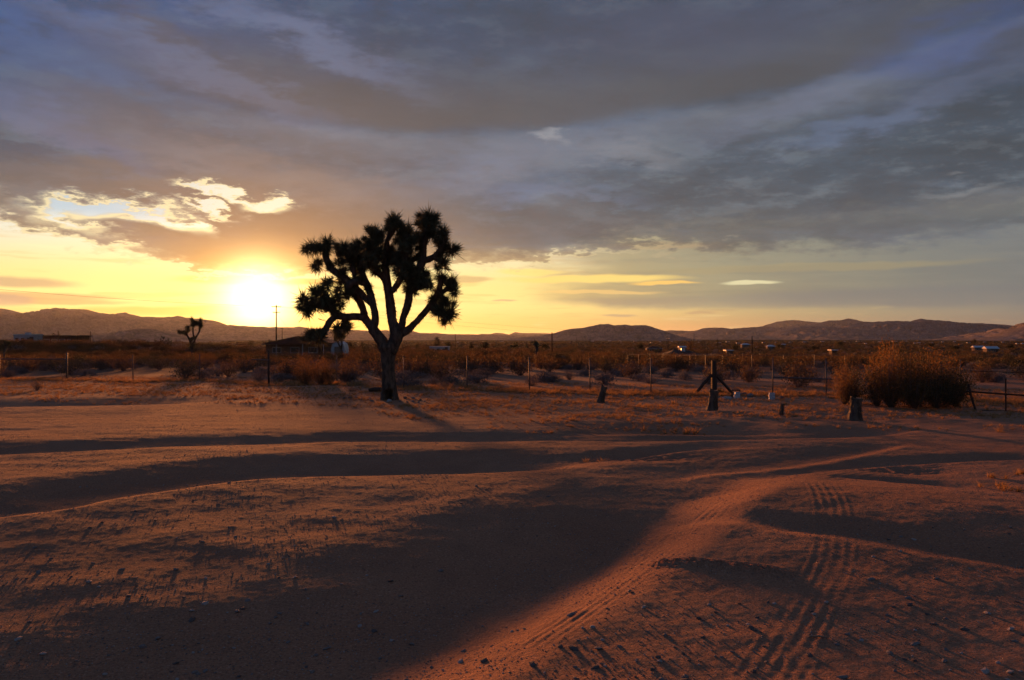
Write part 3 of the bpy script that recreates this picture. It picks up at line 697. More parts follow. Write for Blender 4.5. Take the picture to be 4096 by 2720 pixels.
jt = empty('joshua_tree', (TBX, TBY, tree_z))
tag(jt, 'tall forked joshua tree standing alone at the edge of the bare dirt', 'tree')
LIMBS = {
 'trunk': [(1102, 2175, 0, 118), (1104, 2110, 0, 100), (1100, 2020, 0, 86), (1092, 1880, 0, 76), (1086, 1740, 0, 73), (1084, 1620, 0, 80), (1086, 1540, 0, 92), (1088, 1500, 0, 80)],
 'a': [(1060, 1570, 0, 70), (1015, 1470, 0, 62), (960, 1390, -.05, 56), (935, 1330, -.1, 50), (955, 1270, -.15, 42), (958, 1180, -.2, 39), (940, 1080, -.25, 38), (905, 950, -.2, 36), (868, 860, -.2, 38), (825, 765, -.15, 36), (800, 660, -.1, 34), (790, 560, -.1, 30)],
 'b': [(935, 1080, -.2, 34), (850, 1010, -.1, 34), (780, 940, 0, 38), (690, 870, 0.05, 42), (600, 775, .1, 40), (500, 715, .15, 38), (425, 620, .2, 36), (390, 520, .25, 36), (400, 430, .3, 34)],
 'c': [(930, 1370, .0, 46), (870, 1280, .15, 42), (820, 1220, .25, 44), (790, 1110, .35, 38), (725, 990, .4, 40), (660, 920, .4, 38), (600, 850, .45, 34)],
 'd': [(830, 1220, .2, 40), (730, 1205, .1, 38), (630, 1210, 0, 40), (530, 1180, -.1, 42), (480, 1080, -.2, 38), (430, 970, -.3, 34)],
 'e': [(540, 1190, -.1, 36), (470, 1260, -.15, 36), (430, 1340, -.2, 34), (390, 1400, -.3, 34), (290, 1440, -.35, 26)],
 'f': [(640, 1200, 0, 34), (610, 1260, .1, 32), (580, 1330, .15, 30)],
 'g': [(480, 1130, -.2, 34), (380, 1100, -.25, 30), (280, 1080, -.3, 26), (210, 1080, -.35, 24)],
 'h': [(735, 880, .05, 30), (735, 800, -.1, 26), (725, 700, -.2, 24), (700, 600, -.2, 24)],
 'i': [(860, 850, -.2, 36), (780, 835, -.3, 38), (710, 860, -.35, 36), (690, 900, -.3, 30)],
 'j': [(1110, 1590, 0, 74), (1160, 1480, 0, 68), (1180, 1400, 0, 74), (1160, 1330, 0, 62), (1130, 1250, .05, 50), (1112, 1120, .1, 52), (1092, 960, .1, 48), (1072, 850, .1, 46), (1060, 740, .1, 44), (1055, 620, .05, 36), (1070, 480, 0, 30), (1085, 380, -.05, 26), (1140, 300, -.1, 26), (1170, 210, -.1, 30)],
 'k': [(1070, 830, .1, 40), (1010, 760, .2, 38), (950, 710, .3, 38), (890, 640, .35, 36), (860, 540, .4, 34), (900, 420, .35, 30), (940, 310, .3, 30)],
 'l': [(1130, 930, .05, 32), (1185, 870, -.05, 34), (1230, 800, -.15, 36), (1260, 700, -.2, 36), (1280, 580, -.25, 34), (1290, 440, -.3, 32), (1310, 320, -.3, 30)],
 'm': [(1185, 1400, 0, 56), (1235, 1310, -.05, 42), (1255, 1220, -.1, 36), (1295, 1120, -.15, 42), (1320, 1020, -.2, 42), (1330, 920, -.2, 40), (1350, 820, -.15, 40), (1400, 730, -.1, 42), (1445, 650, -.05, 46), (1462, 560, 0, 42), (1465, 440, .05, 40), (1490, 320, .1, 40), (1515, 190, .1, 40)],
 'n': [(1455, 600, 0, 40), (1530, 590, -.1, 34), (1600, 560, -.2, 32), (1660, 500, -.25, 32), (1700, 410, -.3, 30), (1695, 330, -.3, 28)],
 'o': [(1600, 575, -.2, 30), (1650, 610, -.25, 28), (1690, 640, -.3, 26)],
 'p': [(1345, 880, -.2, 36), (1420, 900, -.3, 32), (1480, 890, -.4, 28), (1540, 880, -.45, 24)],
 'q': [(1195, 1400, 0, 58), (1290, 1355, .05, 44), (1350, 1300, .1, 36), (1420, 1225, .15, 34), (1500, 1130, .2, 34), (1565, 1040, .25, 34), (1610, 960, .25, 32), (1640, 880, .25, 30), (1650, 800, .25, 28)],
 'r': [(1600, 980, .25, 28), (1680, 930, .2, 26), (1750, 890, .15, 26), (1790, 900, .1, 24)],
 's': [(1550, 1070, .25, 30), (1640, 1080, .15, 28), (1700, 1060, .1, 28)],
 't': [(1545, 1100, .2, 30), (1610, 1170, .1, 28), (1700, 1190, .05, 28), (1700, 1250, .05, 24)],
 'u': [(1450, 560, 0, 36), (1390, 560, .2, 34), (1330, 590, .3, 30), (1300, 640, .35, 30)],
}
skel = []; bl = []
for key, pts in LIMBS.items():
    w = [(*T(X_, Y_, d), r * UN) for X_, Y_, d, r in pts]
    v, f3, f4, q = limb_mesh(w, 28 if key == 'trunk' else 12, 9 if key == 'trunk' else 5, ord(key[0]), 0.16 if key == 'trunk' else 0.15, key == 'trunk')
    link('trunk' if key == 'trunk' else 'limb', mesh_np('limb', v, [f3, f4], M['bark'], True), jt)
    for i, p in enumerate(q):
        skel.append((p, key))
        if i == 0: continue
        seg = np.linalg.norm(p[:3] - q[i - 1][:3])
        for _ in range(int(seg * (90 if key != 'trunk' else 40))):
            t = random.random(); c = q[i - 1][:3] * (1 - t) + p[:3] * t; th = random.uniform(0, 6.28)
            ax = p[:3] - q[i - 1][:3]; ax /= np.linalg.norm(ax); a = np.cross(ax, [0.2, 0.9, 0.3]); a /= np.linalg.norm(a); b_ = np.cross(ax, a)
            o_ = math.cos(th) * a + math.sin(th) * b_
            d = o_ * random.uniform(0.4, 1.1) - ax * random.uniform(0.3, 1.0) + np.array([0, 0, -0.5]); d /= np.linalg.norm(d)
            bl.append((c + o_ * p[3] * 0.95, d, random.uniform(0.04, 0.10) * (1.5 if key != 'trunk' and i > len(q) * 0.55 else 1.0)))
blades('dead_leaves', bl, M['deadleaf'], jt, 0.009)
sk_xyz = np.array([s[0][:3] for s in skel])
CL = [(240,450,105),(330,460,80),(420,410,95),(520,490,85),(645,480,85),(300,660,88),(545,620,82),(655,550,80),(340,610,60),(190,480,70),
 (760,470,78),(825,430,92),(940,290,92),(960,370,85),(850,560,108),(780,520,80),(700,610,84),(900,440,80),(990,330,60),
 (1000,500,88),(1100,470,80),(1160,560,98),(1080,620,105),(1165,210,108),(1235,260,75),(1320,290,86),(1290,390,98),(1270,500,98),(1400,350,86),(1110,250,60),
 (1520,145,125),(1520,270,110),(1590,150,70),(1450,190,80),(1570,320,80),(1690,310,98),(1680,420,92),(1745,500,112),(1815,480,74),(1695,640,108),(1640,690,60),(1620,400,60),
 (1290,640,90),(1350,720,112),(1440,770,92),(1545,880,82),(1300,800,112),(1400,860,90),(1320,930,72),(1470,830,80),(1490,740,70),(1380,950,60),
 (1650,790,92),(1765,850,86),(1800,930,88),(1700,1050,96),(1750,1180,108),(1640,1150,96),(1690,1265,74),(1630,1000,60),(1780,1060,60),
 (200,1040,86),(175,1120,78),(350,960,98),(430,1010,98),(440,880,78),(460,820,64),(330,1080,106),(470,1110,98),(250,1150,88),(390,930,70),
 (570,820,88),(540,1000,84),(570,1090,74),(630,970,88),(640,900,70),(510,900,80),
 (540,1340,92),(610,1340,80),(640,1290,58),(290,1430,88),(390,1450,88),(200,1450,56),(560,1400,70),(240,1400,60),
 (880,620,100),(760,640,88),(950,560,88),(1010,690,50),(930,690,60),(820,700,70),(700,690,60),(1150,700,60),(1220,640,74),(1190,400,70),(860,380,60)]
for i, (X_, Y_, r) in enumerate(CL):
    p = T(X_, Y_, 0); j = int(np.argmin((sk_xyz[:, 0] - p[0]) ** 2 + (sk_xyz[:, 2] - p[2]) ** 2))
    p[1] = sk_xyz[j, 1] + random.uniform(-0.22, 0.22)
    out = p - sk_xyz[j] + np.array([0, 0, 0.08]); v = Vector(out).normalized() if np.linalg.norm(out) > 0.02 else Vector((0, 0, 1))
    v = (v + Vector((random.uniform(-.3, .3), random.uniform(-.5, .3), random.uniform(-.1, .4)))).normalized()
    s = r * UN * 1.36
    link('leaf_cluster', BALLS[i % 5], jt, p, v.to_track_quat('Z', 'Y').to_euler(), (s * random.uniform(.82, 1.12), s * random.uniform(.82, 1.12), s * random.uniform(0.9, 1.3)))
# clusters breaking straight out of the sides of the upper limbs
for key, lo, n_ in (('b', .35, 9), ('d', .45, 5), ('e', .5, 5), ('g', .2, 6), ('c', .5, 5), ('m', .5, 8), ('n', .4, 5), ('q', .62, 5), ('r', .2, 3), ('s', .2, 3), ('t', .3, 4), ('a', .6, 5), ('l', .4, 6), ('k', .3, 5), ('i', .3, 3)):
    pk = [p for p, k_ in skel if k_ == key]
    for _ in range(n_):
        p = pk[int(random.uniform(lo, 1) * (len(pk) - 1))]; v = Vector((random.uniform(-1, 1), random.uniform(-1, 1), random.uniform(-.3, 1))).normalized()
        s = random.uniform(62, 92) * UN
        link('leaf_cluster', BALLS[_ % 5], jt, Vector(p[:3]) + v * s * .5, v.to_track_quat('Z', 'Y').to_euler(), (s, s, s * random.uniform(.9, 1.3)))
# extra clusters behind and in front give the crown its depth
for _ in range(210):
    j = random.randrange(len(CL)); X_, Y_, r = CL[j]
    if not (520 < X_ < 1560 and Y_ < 860): continue
    if Y_ > 660 and X_ < 1180: continue
    p = T(X_ + random.uniform(-60, 60), Y_ + random.uniform(-25, 70), random.choice([-1, 1]) * random.uniform(0.2, 0.9))
    s = r * UN * random.uniform(0.8, 1.05)
    link('leaf_cluster', BALLS[_ % 5], jt, p, (random.uniform(-.8, .8), random.uniform(-.8, .8), random.uniform(0, 6)), (s, s, s))
for a_, b_, d in [((440, 370), (437, 296), .3), ((455, 330), (428, 318), .3), ((930, 240), (890, 196), .3), ((1080, 330), (1010, 212), 0), ((1100, 190), (1052, 168), -.1), ((1610, 130), (1645, 85), .1), ((1420, 170), (1380, 105), .1),
                  ((190, 450), (130, 420), .2), ((1800, 470), (1872, 462), -.3), ((1810, 950), (1900, 962), .1), ((1780, 1180), (1868, 1162), .1), ((210, 1190), (148, 1276), -.3), ((350, 960), (300, 888), -.3),
                  ((450, 830), (348, 790), .1), ((740, 790), (600, 768), -.1), ((740, 720), (640, 695), -.1), ((1600, 1040), (1480, 1032), .2), ((1700, 1270), (1702, 1345), .05), ((400, 1360), (312, 1364), -.3), ((300, 1420), (178, 1392), -.3), ((1500, 770), (1560, 725), -.3), ((870, 330), (862, 285), .3), ((1200, 840), (1150, 812), -.1), ((350, 1230), (430, 1250), -.2), ((1640, 780), (1640, 715), .2), ((1770, 840), (1768, 765), .1)]:
    A_, B_ = T(*a_, d), T(*b_, d); mb = MB(); mid_ = (A_ + B_) / 2 + np.array([0.01, 0.02, -0.02]); mb.tube([A_, mid_, B_], [0.014, 0.010, 0.004], 5)
    for t in np.linspace(0.3, 1, 7):
        c = A_ * (1 - t) + B_ * t; e = c + np.array([random.uniform(-.05, .05), random.uniform(-.04, .04), random.uniform(-.01, .05)]); mb.tube([c, e], [0.007, 0.002], 3)
    mb.build('dead_stalk', M['deadleaf'], jt)

# ------------------------------------------------------------------ smaller joshua trees
def joshua(x, y, h, label, seed, group=None, shape=None, low=False, lean=0.0):
    R_ = random.Random(seed); z0 = gz(x, y) - 0.05
    o = empty('joshua_tree', (x, y, z0)); tag(o, label, 'tree', group)
    mb = []; tips = []
    def grow(p, d, l, r, lev):
        q = [(*p, r)]
        for k in range(3):
            d = (d + Vector((R_.uniform(-.22, .22), R_.uniform(-.22, .22), 0.10))).normalized(); p = p + d * l / 3; q.append((*p, r * (1 - 0.12 * (k + 1))))
        v, f3, f4, _ = limb_mesh(q, 7 if low else 8, 2, seed + lev, 0.12); mb.append((v, f3, f4))
        if lev >= (2 if low else 3) or (lev > 0 and R_.random() < 0.2): tips.append((p, d)); return
        for s_ in range(R_.choice([2, 2, 3])):
            a = R_.uniform(0, 6.28); w = R_.uniform(0.5, 0.95)
            grow(p, (d * 0.7 + Vector((math.cos(a) * w, math.sin(a) * w * 0.7, R_.uniform(-0.1, 0.5)))).normalized(), l * R_.uniform(0.5, 0.8), r * 0.72, lev + 1)
    if shape:
        for pts in shape:
            q = [((X_) * h, d * h, Z_ * h, r * h) for X_, Z_, d, r in pts]
            v, f3, f4, _ = limb_mesh(q, 8, 3, seed, 0.12); mb.append((v, f3, f4))
            tips.append((Vector(q[-1][:3]), (Vector(q[-1][:3]) - Vector(q[-2][:3])).normalized()))
            if len(pts) > 3: tips.append((Vector(q[-2][:3]) + Vector((0.03 * h, -0.02, 0.03 * h)), Vector((0.5, -0.3, 0.5))))
    else: grow(Vector((0, 0, -0.1)), Vector((lean, 0, 1)).normalized(), h * 0.42, h * 0.045, 0)
    t = MB()
    for v, f3, f4 in mb: t.raw(v, f3, f4)
    t.build('trunk', M['bark'], o, True)
    for i, (p, d) in enumerate(tips):
        s = h * R_.uniform(0.075, 0.10) * (1.25 if low else 1.0)
        link('leaf_cluster', (BALLS_LOW if low else BALLS)[i % 3], o, p, d.to_track_quat('Z', 'Y').to_euler(), (s, s, s * 1.25))
        if not low:
            for _ in range(2):
                link('leaf_cluster', BALLS_LOW[i % 3], o, p - d * s * R_.uniform(0.5, 1.1) + Vector((R_.uniform(-.4, .4), R_.uniform(-.4, .4), R_.uniform(-.2, .3))) * s, (R_.uniform(-1, 1), R_.uniform(-1, 1), 0), (s * 0.85,) * 3)
    return o
def X(px, y): return (px - 512) / FPX * y
y_ = 112; joshua(X(192, y_), y_, 5.9, 'joshua tree with a crooked open crown rising over the low hill left of the sun', 3,
    shape=[[(0, -.02, 0, .032), (-.005, .15, 0, .028), (.0, .30, 0, .027), (.0, .36, 0, .026)], [(0, .33, 0, .024), (.06, .44, 0, .020), (.10, .56, 0.02, .018), (.17, .68, .02, .018), (.18, .78, .02, .02), (.20, .93, 0, .018)],
           [(0, .35, 0, .022), (-.06, .46, 0, .02), (-.10, .56, 0, .018), (-.18, .63, 0, .02), (-.28, .66, 0, .018)], [(-.10, .55, 0, .018), (-.13, .66, -.02, .02), (-.10, .76, -.02, .02)],
           [(.08, .52, 0, .018), (.04, .60, -.02, .018), (.03, .72, -.02, .018), (.02, .84, 0, .02), (.0, .96, 0, .02)], [(.02, .86, 0, .018), (.08, .90, 0, .02), (.12, .88, 0, .018)], [(-.03, .42, 0, .016), (.02, .5, -.02, .014), (.05, .52, -.02, .014)]])
y_ = 164; joshua(X(57.5, y_), y_, 2.7, 'small joshua tree with one arm drooping left beside the long low brown building', 4, low=True,
    shape=[[(0, -.02, 0, .03), (0, .2, 0, .03), (.02, .35, 0, .03), (.0, .45, 0, .03)], [(0, .42, 0, .028), (.08, .6, 0, .026), (.06, .8, 0, .03), (.05, .97, 0, .03)], [(0, .42, 0, .026), (-.12, .55, 0, .024), (-.18, .74, 0, .022), (-.34, .78, 0, .022), (-.42, .70, 0, .02)], [(.03, .45, 0, .024), (.14, .58, 0, .022), (.17, .7, 0, .02)]])
y_ = 96; joshua(X(342, y_), y_, 3.9, 'joshua tree with curling bare limbs rising behind the pale barn-shaped shed', 12)
y_ = 76; joshua(X(539, y_), y_, 2.7, 'squat joshua tree with a thick leafy top to the left of the short red-brown pole', 8, low=True)
y_ = 150; joshua(X(993, y_), y_, 3.0, 'lone joshua tree with a bare stem among the scrub near the right edge', 17, low=True)
k = 0
LAB_J = 'small dark joshua tree far out among the brush on the plain'
for px, y_, h in [(457, 190, 3.2), (480, 210, 3.6), (500, 190, 3.8), (509, 200, 3.2), (524, 175, 3.4), (602, 190, 3.0), (618, 205, 3.2), (583, 170, 2.8), (563, 210, 3.2), (634, 220, 3.4), (655, 180, 3.0), (725, 210, 3.2), (806, 230, 3.4), (790, 190, 3.0), (875, 260, 3.2), (428, 230, 3.0), (160, 175, 2.8), (172, 150, 2.6), (155, 190, 2.7), (363, 210, 3.2), (371, 240, 3.4), (5, 88, 3.3), (230, 260, 3.0), (945, 230, 3.2), (760, 280, 3.6)]:
    joshua(X(px, y_), y_, h, ('small dark joshua tree on the plain ' + ('left of the sun' if px < 240 else 'just left of the big joshua trunk' if px < 385 else 'between the big joshua and the middle hill' if px < 560 else 'in front of the middle hill' if px < 690 else 'right of the middle hill')), 100 + k, 'far joshua trees on the plain', low=True); k += 1

# ------------------------------------------------------------------ brush
def bush_mesh(name, n, h, w, kind, seed, leaf=0.05):
    """woody stems fanning from one root with many small leaf faces near their ends; radius/height about 1"""
    R_ = np.random.default_rng(seed); vs = []; f3 = []; mi = []
    for i in range(n):
        a = R_.uniform(0, 2 * math.pi); t = R_.uniform(0.05, 1.0) ** 0.7
        if kind == 'mound': tip = np.array([math.cos(a) * t * w, math.sin(a) * t * w, h * math.sqrt(max(0.05, 1 - t * t)) * R_.uniform(0.7, 1.0)])
        else: tip = np.array([math.cos(a) * t * w, math.sin(a) * t * w, h * (0.62 + 0.38 * R_.uniform()) * (1.05 - 0.45 * t * t)])
        root = np.array([math.cos(a) * 0.05, math.sin(a) * 0.05, 0.0])
        midp = root * 0.5 + tip * 0.5 + np.array([math.cos(a) * w * 0.06, math.sin(a) * w * 0.06, -h * 0.04]) * (1 if kind != 'mound' else 0.4)
        s = np.array([-math.sin(a), math.cos(a), 0]) * 0.010
        j = len(vs); vs += [root + s, root - s, midp + s * 0.7, midp - s * 0.7, tip]
        f3 += [[j, j + 1, j + 3], [j, j + 3, j + 2], [j + 2, j + 3, j + 4]]; mi += [1, 1, 1]
        nl = {'creosote': 16 if n < 100 else 30, 'mound': 12, 'twiggy': 5}[kind]
        for _ in range(nl):
            u = R_.uniform(0.35 if kind != 'mound' else 0.55, 1.03); p = (midp * (1 - (u - .5) * 2) + tip * ((u - .5) * 2)) if u > 0.5 else (root * (1 - u * 2) + midp * u * 2)
            p = p + R_.normal(size=3) * (0.055 if n < 100 else 0.045 + 0.03 * (i % 3))
            if kind == 'twiggy':
                d = R_.normal(size=3) * 0.12 + np.array([0, 0, 0.06]); q_ = np.cross(d, R_.normal(size=3)); q_ = q_ / np.linalg.norm(q_) * 0.006
                j = len(vs); vs += [p + q_, p - q_, p + d]; f3 += [[j, j + 1, j + 2]]; mi += [1]
            else:
                d = R_.normal(size=3); d /= np.linalg.norm(d); q_ = np.cross(d, R_.normal(size=3)); q_ /= np.linalg.norm(q_); l = leaf * R_.uniform(0.6, 1.3)
                j = len(vs); vs += [p, p + d * l + q_ * l * 0.45, p + d * l * 0.9 - q_ * l * 0.45]; f3 += [[j, j + 1, j + 2]]; mi += [0]
    return vs, np.array(f3), mi
BM = []
def bm_(kind, leafm, n, h, w, seed, leaf=0.05):
    v, f, mi = bush_mesh(kind, n, h, w, kind, seed, leaf)
    BM.append(mesh_np('shrub', v, f, [leafm, M['twig']], matidx=mi)); return BM[-1]
for s_ in range(3): bm_('creosote', M['creosote'], 70, 1.0, 0.75, 60 + s_, 0.06)
for s_ in range(2): bm_('creosote', M['olive'], 60, 0.95, 0.85, 70 + s_, 0.06)
for s_ in range(3): bm_('mound', M['sage'], 90, 0.75, 0.8, 80 + s_, 0.07)
for s_ in range(2): bm_('twiggy', M['sage'], 90, 0.8, 0.8, 90 + s_)
big_v, big_f, big_mi = bush_mesh('big', 130, 1.0, 1.0, 'creosote', 200, 0.034)
BIGB = mesh_np('bush', big_v, big_f, [M['bigbush'], M['twig']], matidx=big_mi)
big_v, big_f, big_mi = bush_mesh('big', 120, 1.0, 1.0, 'creosote', 201, 0.034)
BIGB2 = mesh_np('bush', big_v, big_f, [M['olive'], M['twig']], matidx=big_mi)
def bush(name, x, y, sx, sz, label, me, rz=0.0, cat='bush', group=None):
    o = link(name, me, None, (x, y, gz(x, y) - 0.03), (0, 0, rz), (sx, sx, sz)); return tag(o, label, cat, group)
def fan(name, x, y, parts, label, cat='bush'):
    o = empty(name, (x, y, gz(x, y) - 0.03)); tag(o, label, cat)
    for dx, dy, sx, sz, me, rz in parts: link('branch_clump', me, o, (dx, dy, 0), (random.uniform(-.1, .1), random.uniform(-.1, .1), rz), (sx, sx, sz))
    return o
fan('creosote_bush', X(911, 21.5), 21.5, [(-0.55, 0, 0.85, 1.72, BIGB, 0), (0.15, 0.25, 0.85, 1.80, BIGB2, 1), (0.8, -0.1, 0.85, 1.50, BIGB, 2), (1.3, 0.1, 0.65, 1.25, BIGB2, 3), (-0.1, -0.4, 0.9, 1.25, BIGB, 4), (-0.3, 0.6, 0.6, 1.9, BIGB, 5), (0.5, -0.35, 0.8, 1.3, BIGB2, 6), (1.0, 0.5, 0.8, 1.6, BIGB, 7), (-0.8, 0.3, 0.6, 1.4, BIGB2, 8)],
    'biggest bush, wide orange-tinged creosote spreading beside the rusty pipe gate on the right')
fan('creosote_bush', X(845, 22.6), 22.6, [(0, 0, 0.45, 1.30, BIGB, 1), (0.32, 0.1, 0.42, 1.1, BIGB2, 2), (0.1, -0.25, 0.4, 0.75, BIGB2, 4)],
    'tall narrow bush just behind the right-hand tree stump, left of the biggest bush')
fan('creosote_bush', X(314, 32), 32, [(-0.3, 0, 0.55, 1.10, BIGB, 1), (0.25, 0.1, 0.6, 1.2, BIGB, 2), (0.65, 0, 0.45, 0.95, BIGB2, 4)], 'sunlit round creosote bush growing against the chain-link fence left of the big joshua tree')
bush('dead_sapling', X(37, 28.7), 28.7, 0.34, 0.62, 'small leafless sapling on the bare dirt near the left edge, in front of the fence', BM[8], cat='sapling')
bush('brush_pile', X(352, 27.8), 27.8, 0.42, 0.24, 'low dark heap of dead brush on the ground left of the big joshua trunk', BM[9], cat='brush pile')
bush('yucca', X(720.5, 26.6), 26.6, 0.22, 0.36, 'small spiky green yucca at the foot of the braced wooden post', BALLS[0], cat='yucca')

# fence line used to keep the brush beyond it
FP = [(-60, 376.5), (0, 377.2), (66.7, 378.2), (133, 380.7), (199.6, 379.8), (268.7, 385.3), (337, 384.3), (403.8, 389.5), (467, 389.5), (529.4, 392.3), (590, 393.8), (651, 395.2), (713.8, 395.0), (772.8, 395.4), (826.2, 397.0), (890, 399), (960, 401.0), (1080, 405)]
FW = [P(a, b, -0.04) for a, b in FP]
fpx = [f[0] for f in FP]; fy_ = [w[1] for w in FW]
def fence_y(px): return np.interp(px, fpx, fy_)

cand = []
for _ in range(4200):
    y = math.sqrt(random.uniform(28 ** 2, 135 ** 2)); px = random.uniform(-40, 1064)
    if y < fence_y(px) + 1.0: continue
    x = X(px, y)
    if 255 < px < 352 and 98 < y < 122: continue
    dn = float(pn(x / 14, y / 14, 50))
    if random.random() > 0.55 + dn * 1.3: continue
    cand.append((y, px, x))
cand.sort()
def pick(y):
    u = random.random()
    if y < 48: k = 'g' if u < 0.66 else 'c'
    else: k = 'g' if u < 0.42 else 'c'
    if k == 'g': return random.choice([5, 6, 7, 8, 9]), random.uniform(0.5, 0.95), random.uniform(0.45, 0.8)
    return random.choice([0, 1, 2, 3, 4]), random.uniform(0.75, 1.3), random.uniform(0.8, 1.35)
LBL = {'c': ('creosote_bush', 'wispy brown-green creosote bush in the scrub beyond the chain-link fence', 'creosote bushes beyond the fence'),
       's': ('sagebrush', 'low grey rounded brush mound in the scrub beyond the chain-link fence', 'grey brush mounds beyond the fence'),
       't': ('dry_shrub', 'pale leafless twiggy shrub in the scrub beyond the chain-link fence', 'leafless shrubs beyond the fence')}
for (y, px, x) in cand[:300]:
    i, sw, sh = pick(y); n_, l_, gr = LBL['c' if i < 5 else 's' if i < 8 else 't']
    wh = 'left of the fence-side sunlit bush' if px < 292 else 'between that bush and the big joshua tree' if px < 388 else 'between big joshua tree and leaning stump' if px < 600 else 'between leaning stump and braced post' if px < 714 else 'between braced post and biggest bush' if px < 832 else 'behind and right of the biggest bush'
    nr = 'close behind the fence' if y < 50 else 'farther out in the scrub'
    bush(n_, x, y, sw, sh, {'c': 'wispy creosote bush', 's': 'low grey brush mound', 't': 'leafless pale shrub'}['c' if i < 5 else 's' if i < 8 else 't'] + (' near' if y < 50 else ' well beyond') + ' the fence, ' + wh, BM[i], random.uniform(0, 6.3), group=gr)
rest = [(x, y, *pick(y)) for (y, px, x) in cand[300:]]
for _ in range(15000):
    y = 130 * math.exp(random.uniform(0, 1) ** 0.8 * math.log(16)); px = random.uniform(-60, 1084); x = X(px, y)
    if 8 < px < 84 and 150 < y < 215: continue
    dn = float(pn(x / 40, y / 40, 51))
    if random.random() > 0.6 + dn * 1.2: continue
    i = random.choice([0, 1, 2, 3, 4, 3, 4, 6]); s = random.uniform(0.9, 1.7) * (1 + y / 1500)
    rest.append((x, y, i, s * 1.3, s))
for _ in range(220):
    y = random.uniform(125, 158); px = random.uniform(-30, 130); rest.append((X(px, y), y, random.choice([0, 1, 2, 3, 4]), random.uniform(1.3, 2.2), random.uniform(0.9, 1.3)))
for _ in range(260):       # brush to the sides and behind, outside the frame
    a = random.uniform(0.75, 5.5); r_ = random.uniform(35, 160); x, y = r_ * math.sin(a), r_ * math.cos(a); i, sw, sh = pick(60); rest.append((x, y, i, sw, sh))

# instancing of uncountable cover from point clouds (one object each)
hid = bpy.data.collections.new('sources')
def scatter(name, pts, meshes, label=None):
    """pts rows: x,y,z,index,scale_xy,scale_z,rot"""
    pts = np.array(pts, float); me = bpy.data.meshes.new(name); me.vertices.add(len(pts)); me.vertices.foreach_set('co', pts[:, :3].astype(np.float32).ravel())
    for nm, dt, dat in (('idx', 'INT', pts[:, 3].astype(np.int32)), ('sc', 'FLOAT_VECTOR', pts[:, [4, 4, 5]].astype(np.float32).ravel()), ('rot', 'FLOAT_VECTOR', np.stack([pts[:, 7] if pts.shape[1] > 7 else pts[:, 6] * 0, pts[:, 8] if pts.shape[1] > 8 else pts[:, 6] * 0, pts[:, 6]], 1).astype(np.float32).ravel())):
        at = me.attributes.new(nm, dt, 'POINT'); at.data.foreach_set('value' if dt == 'INT' else 'vector', dat)
    o = link(name, me); o['kind'] = 'stuff'
    if label: o['label'] = label
    src = bpy.data.collections.new(name + '_kinds')
    for i, m_ in enumerate(meshes): link('%s_kind_%02d' % (name, i), m_, c=src)
    ng = bpy.data.node_groups.new(name, 'GeometryNodeTree')
    ng.interface.new_socket('Geometry', in_out='INPUT', socket_type='NodeSocketGeometry'); ng.interface.new_socket('Geometry', in_out='OUTPUT', socket_type='NodeSocketGeometry')
    N = ng.nodes.new; gi = N('NodeGroupInput'); go = N('NodeGroupOutput'); ip = N('GeometryNodeInstanceOnPoints'); ci = N('GeometryNodeCollectionInfo')
    ci.inputs['Collection'].default_value = src; ci.inputs['Separate Children'].default_value = True; ci.inputs['Reset Children'].default_value = True
    def at(nm, t): a = N('GeometryNodeInputNamedAttribute'); a.data_type = t; a.inputs[0].default_value = nm; return a.outputs['Attribute']
    L = ng.links.new; L(gi.outputs[0], ip.inputs['Points']); L(ci.outputs[0], ip.inputs['Instance']); ip.inputs['Pick Instance'].default_value = True
    L(at('idx', 'INT'), ip.inputs['Instance Index']); L(at('sc', 'FLOAT_VECTOR'), ip.inputs['Scale'])
    e2r = N('FunctionNodeEulerToRotation'); L(at('rot', 'FLOAT_VECTOR'), e2r.inputs[0]); L(e2r.outputs[0], ip.inputs['Rotation'])
    L(ip.outputs[0], go.inputs[0]); md = o.modifiers.new('cover', 'NODES'); md.node_group = ng
    return o
ra = np.array([(r[0], r[1]) for r in rest]); rz_ = ground(ra[:, 0], ra[:, 1]) - 0.05
scatter('desert_scrub', [(r[0], r[1], z, r[2], r[3], r[4], random.uniform(0, 6.28)) for r, z in zip(rest, rz_)], BM, 'brush covering the plain out to the hills')

# dry grass: tufts on the strip between the bare dirt and the fence
def tuft_mesh(n, seed, h=1.0, spread=0.6):
    R_ = np.random.default_rng(seed); vs = []; f = []
    for _ in range(n):
        a = R_.uniform(0, 6.28); r = R_.uniform(0, 0.35); p = np.array([math.cos(a) * r, math.sin(a) * r, 0]); d = np.array([R_.normal() * spread * 0.5, R_.normal() * spread * 0.5, h * R_.uniform(0.4, 1.0)])
        s = np.array([math.cos(a + 1.5), math.sin(a + 1.5), 0]) * 0.03; i = len(vs)
        vs += [p + s, p - s, p + d * 0.6 + s * .6, p + d * 0.6 - s * .6, p + d + np.array([d[0], d[1], 0]) * 0.4]; f += [[i, i + 1, i + 3], [i, i + 3, i + 2], [i + 2, i + 3, i + 4]]
    return mesh_np('tuft', vs, np.array(f), M['straw'])
TM = [tuft_mesh(26, 300 + i, 1.0, 0.5 + 0.2 * i) for i in range(4)]
gp_ = []
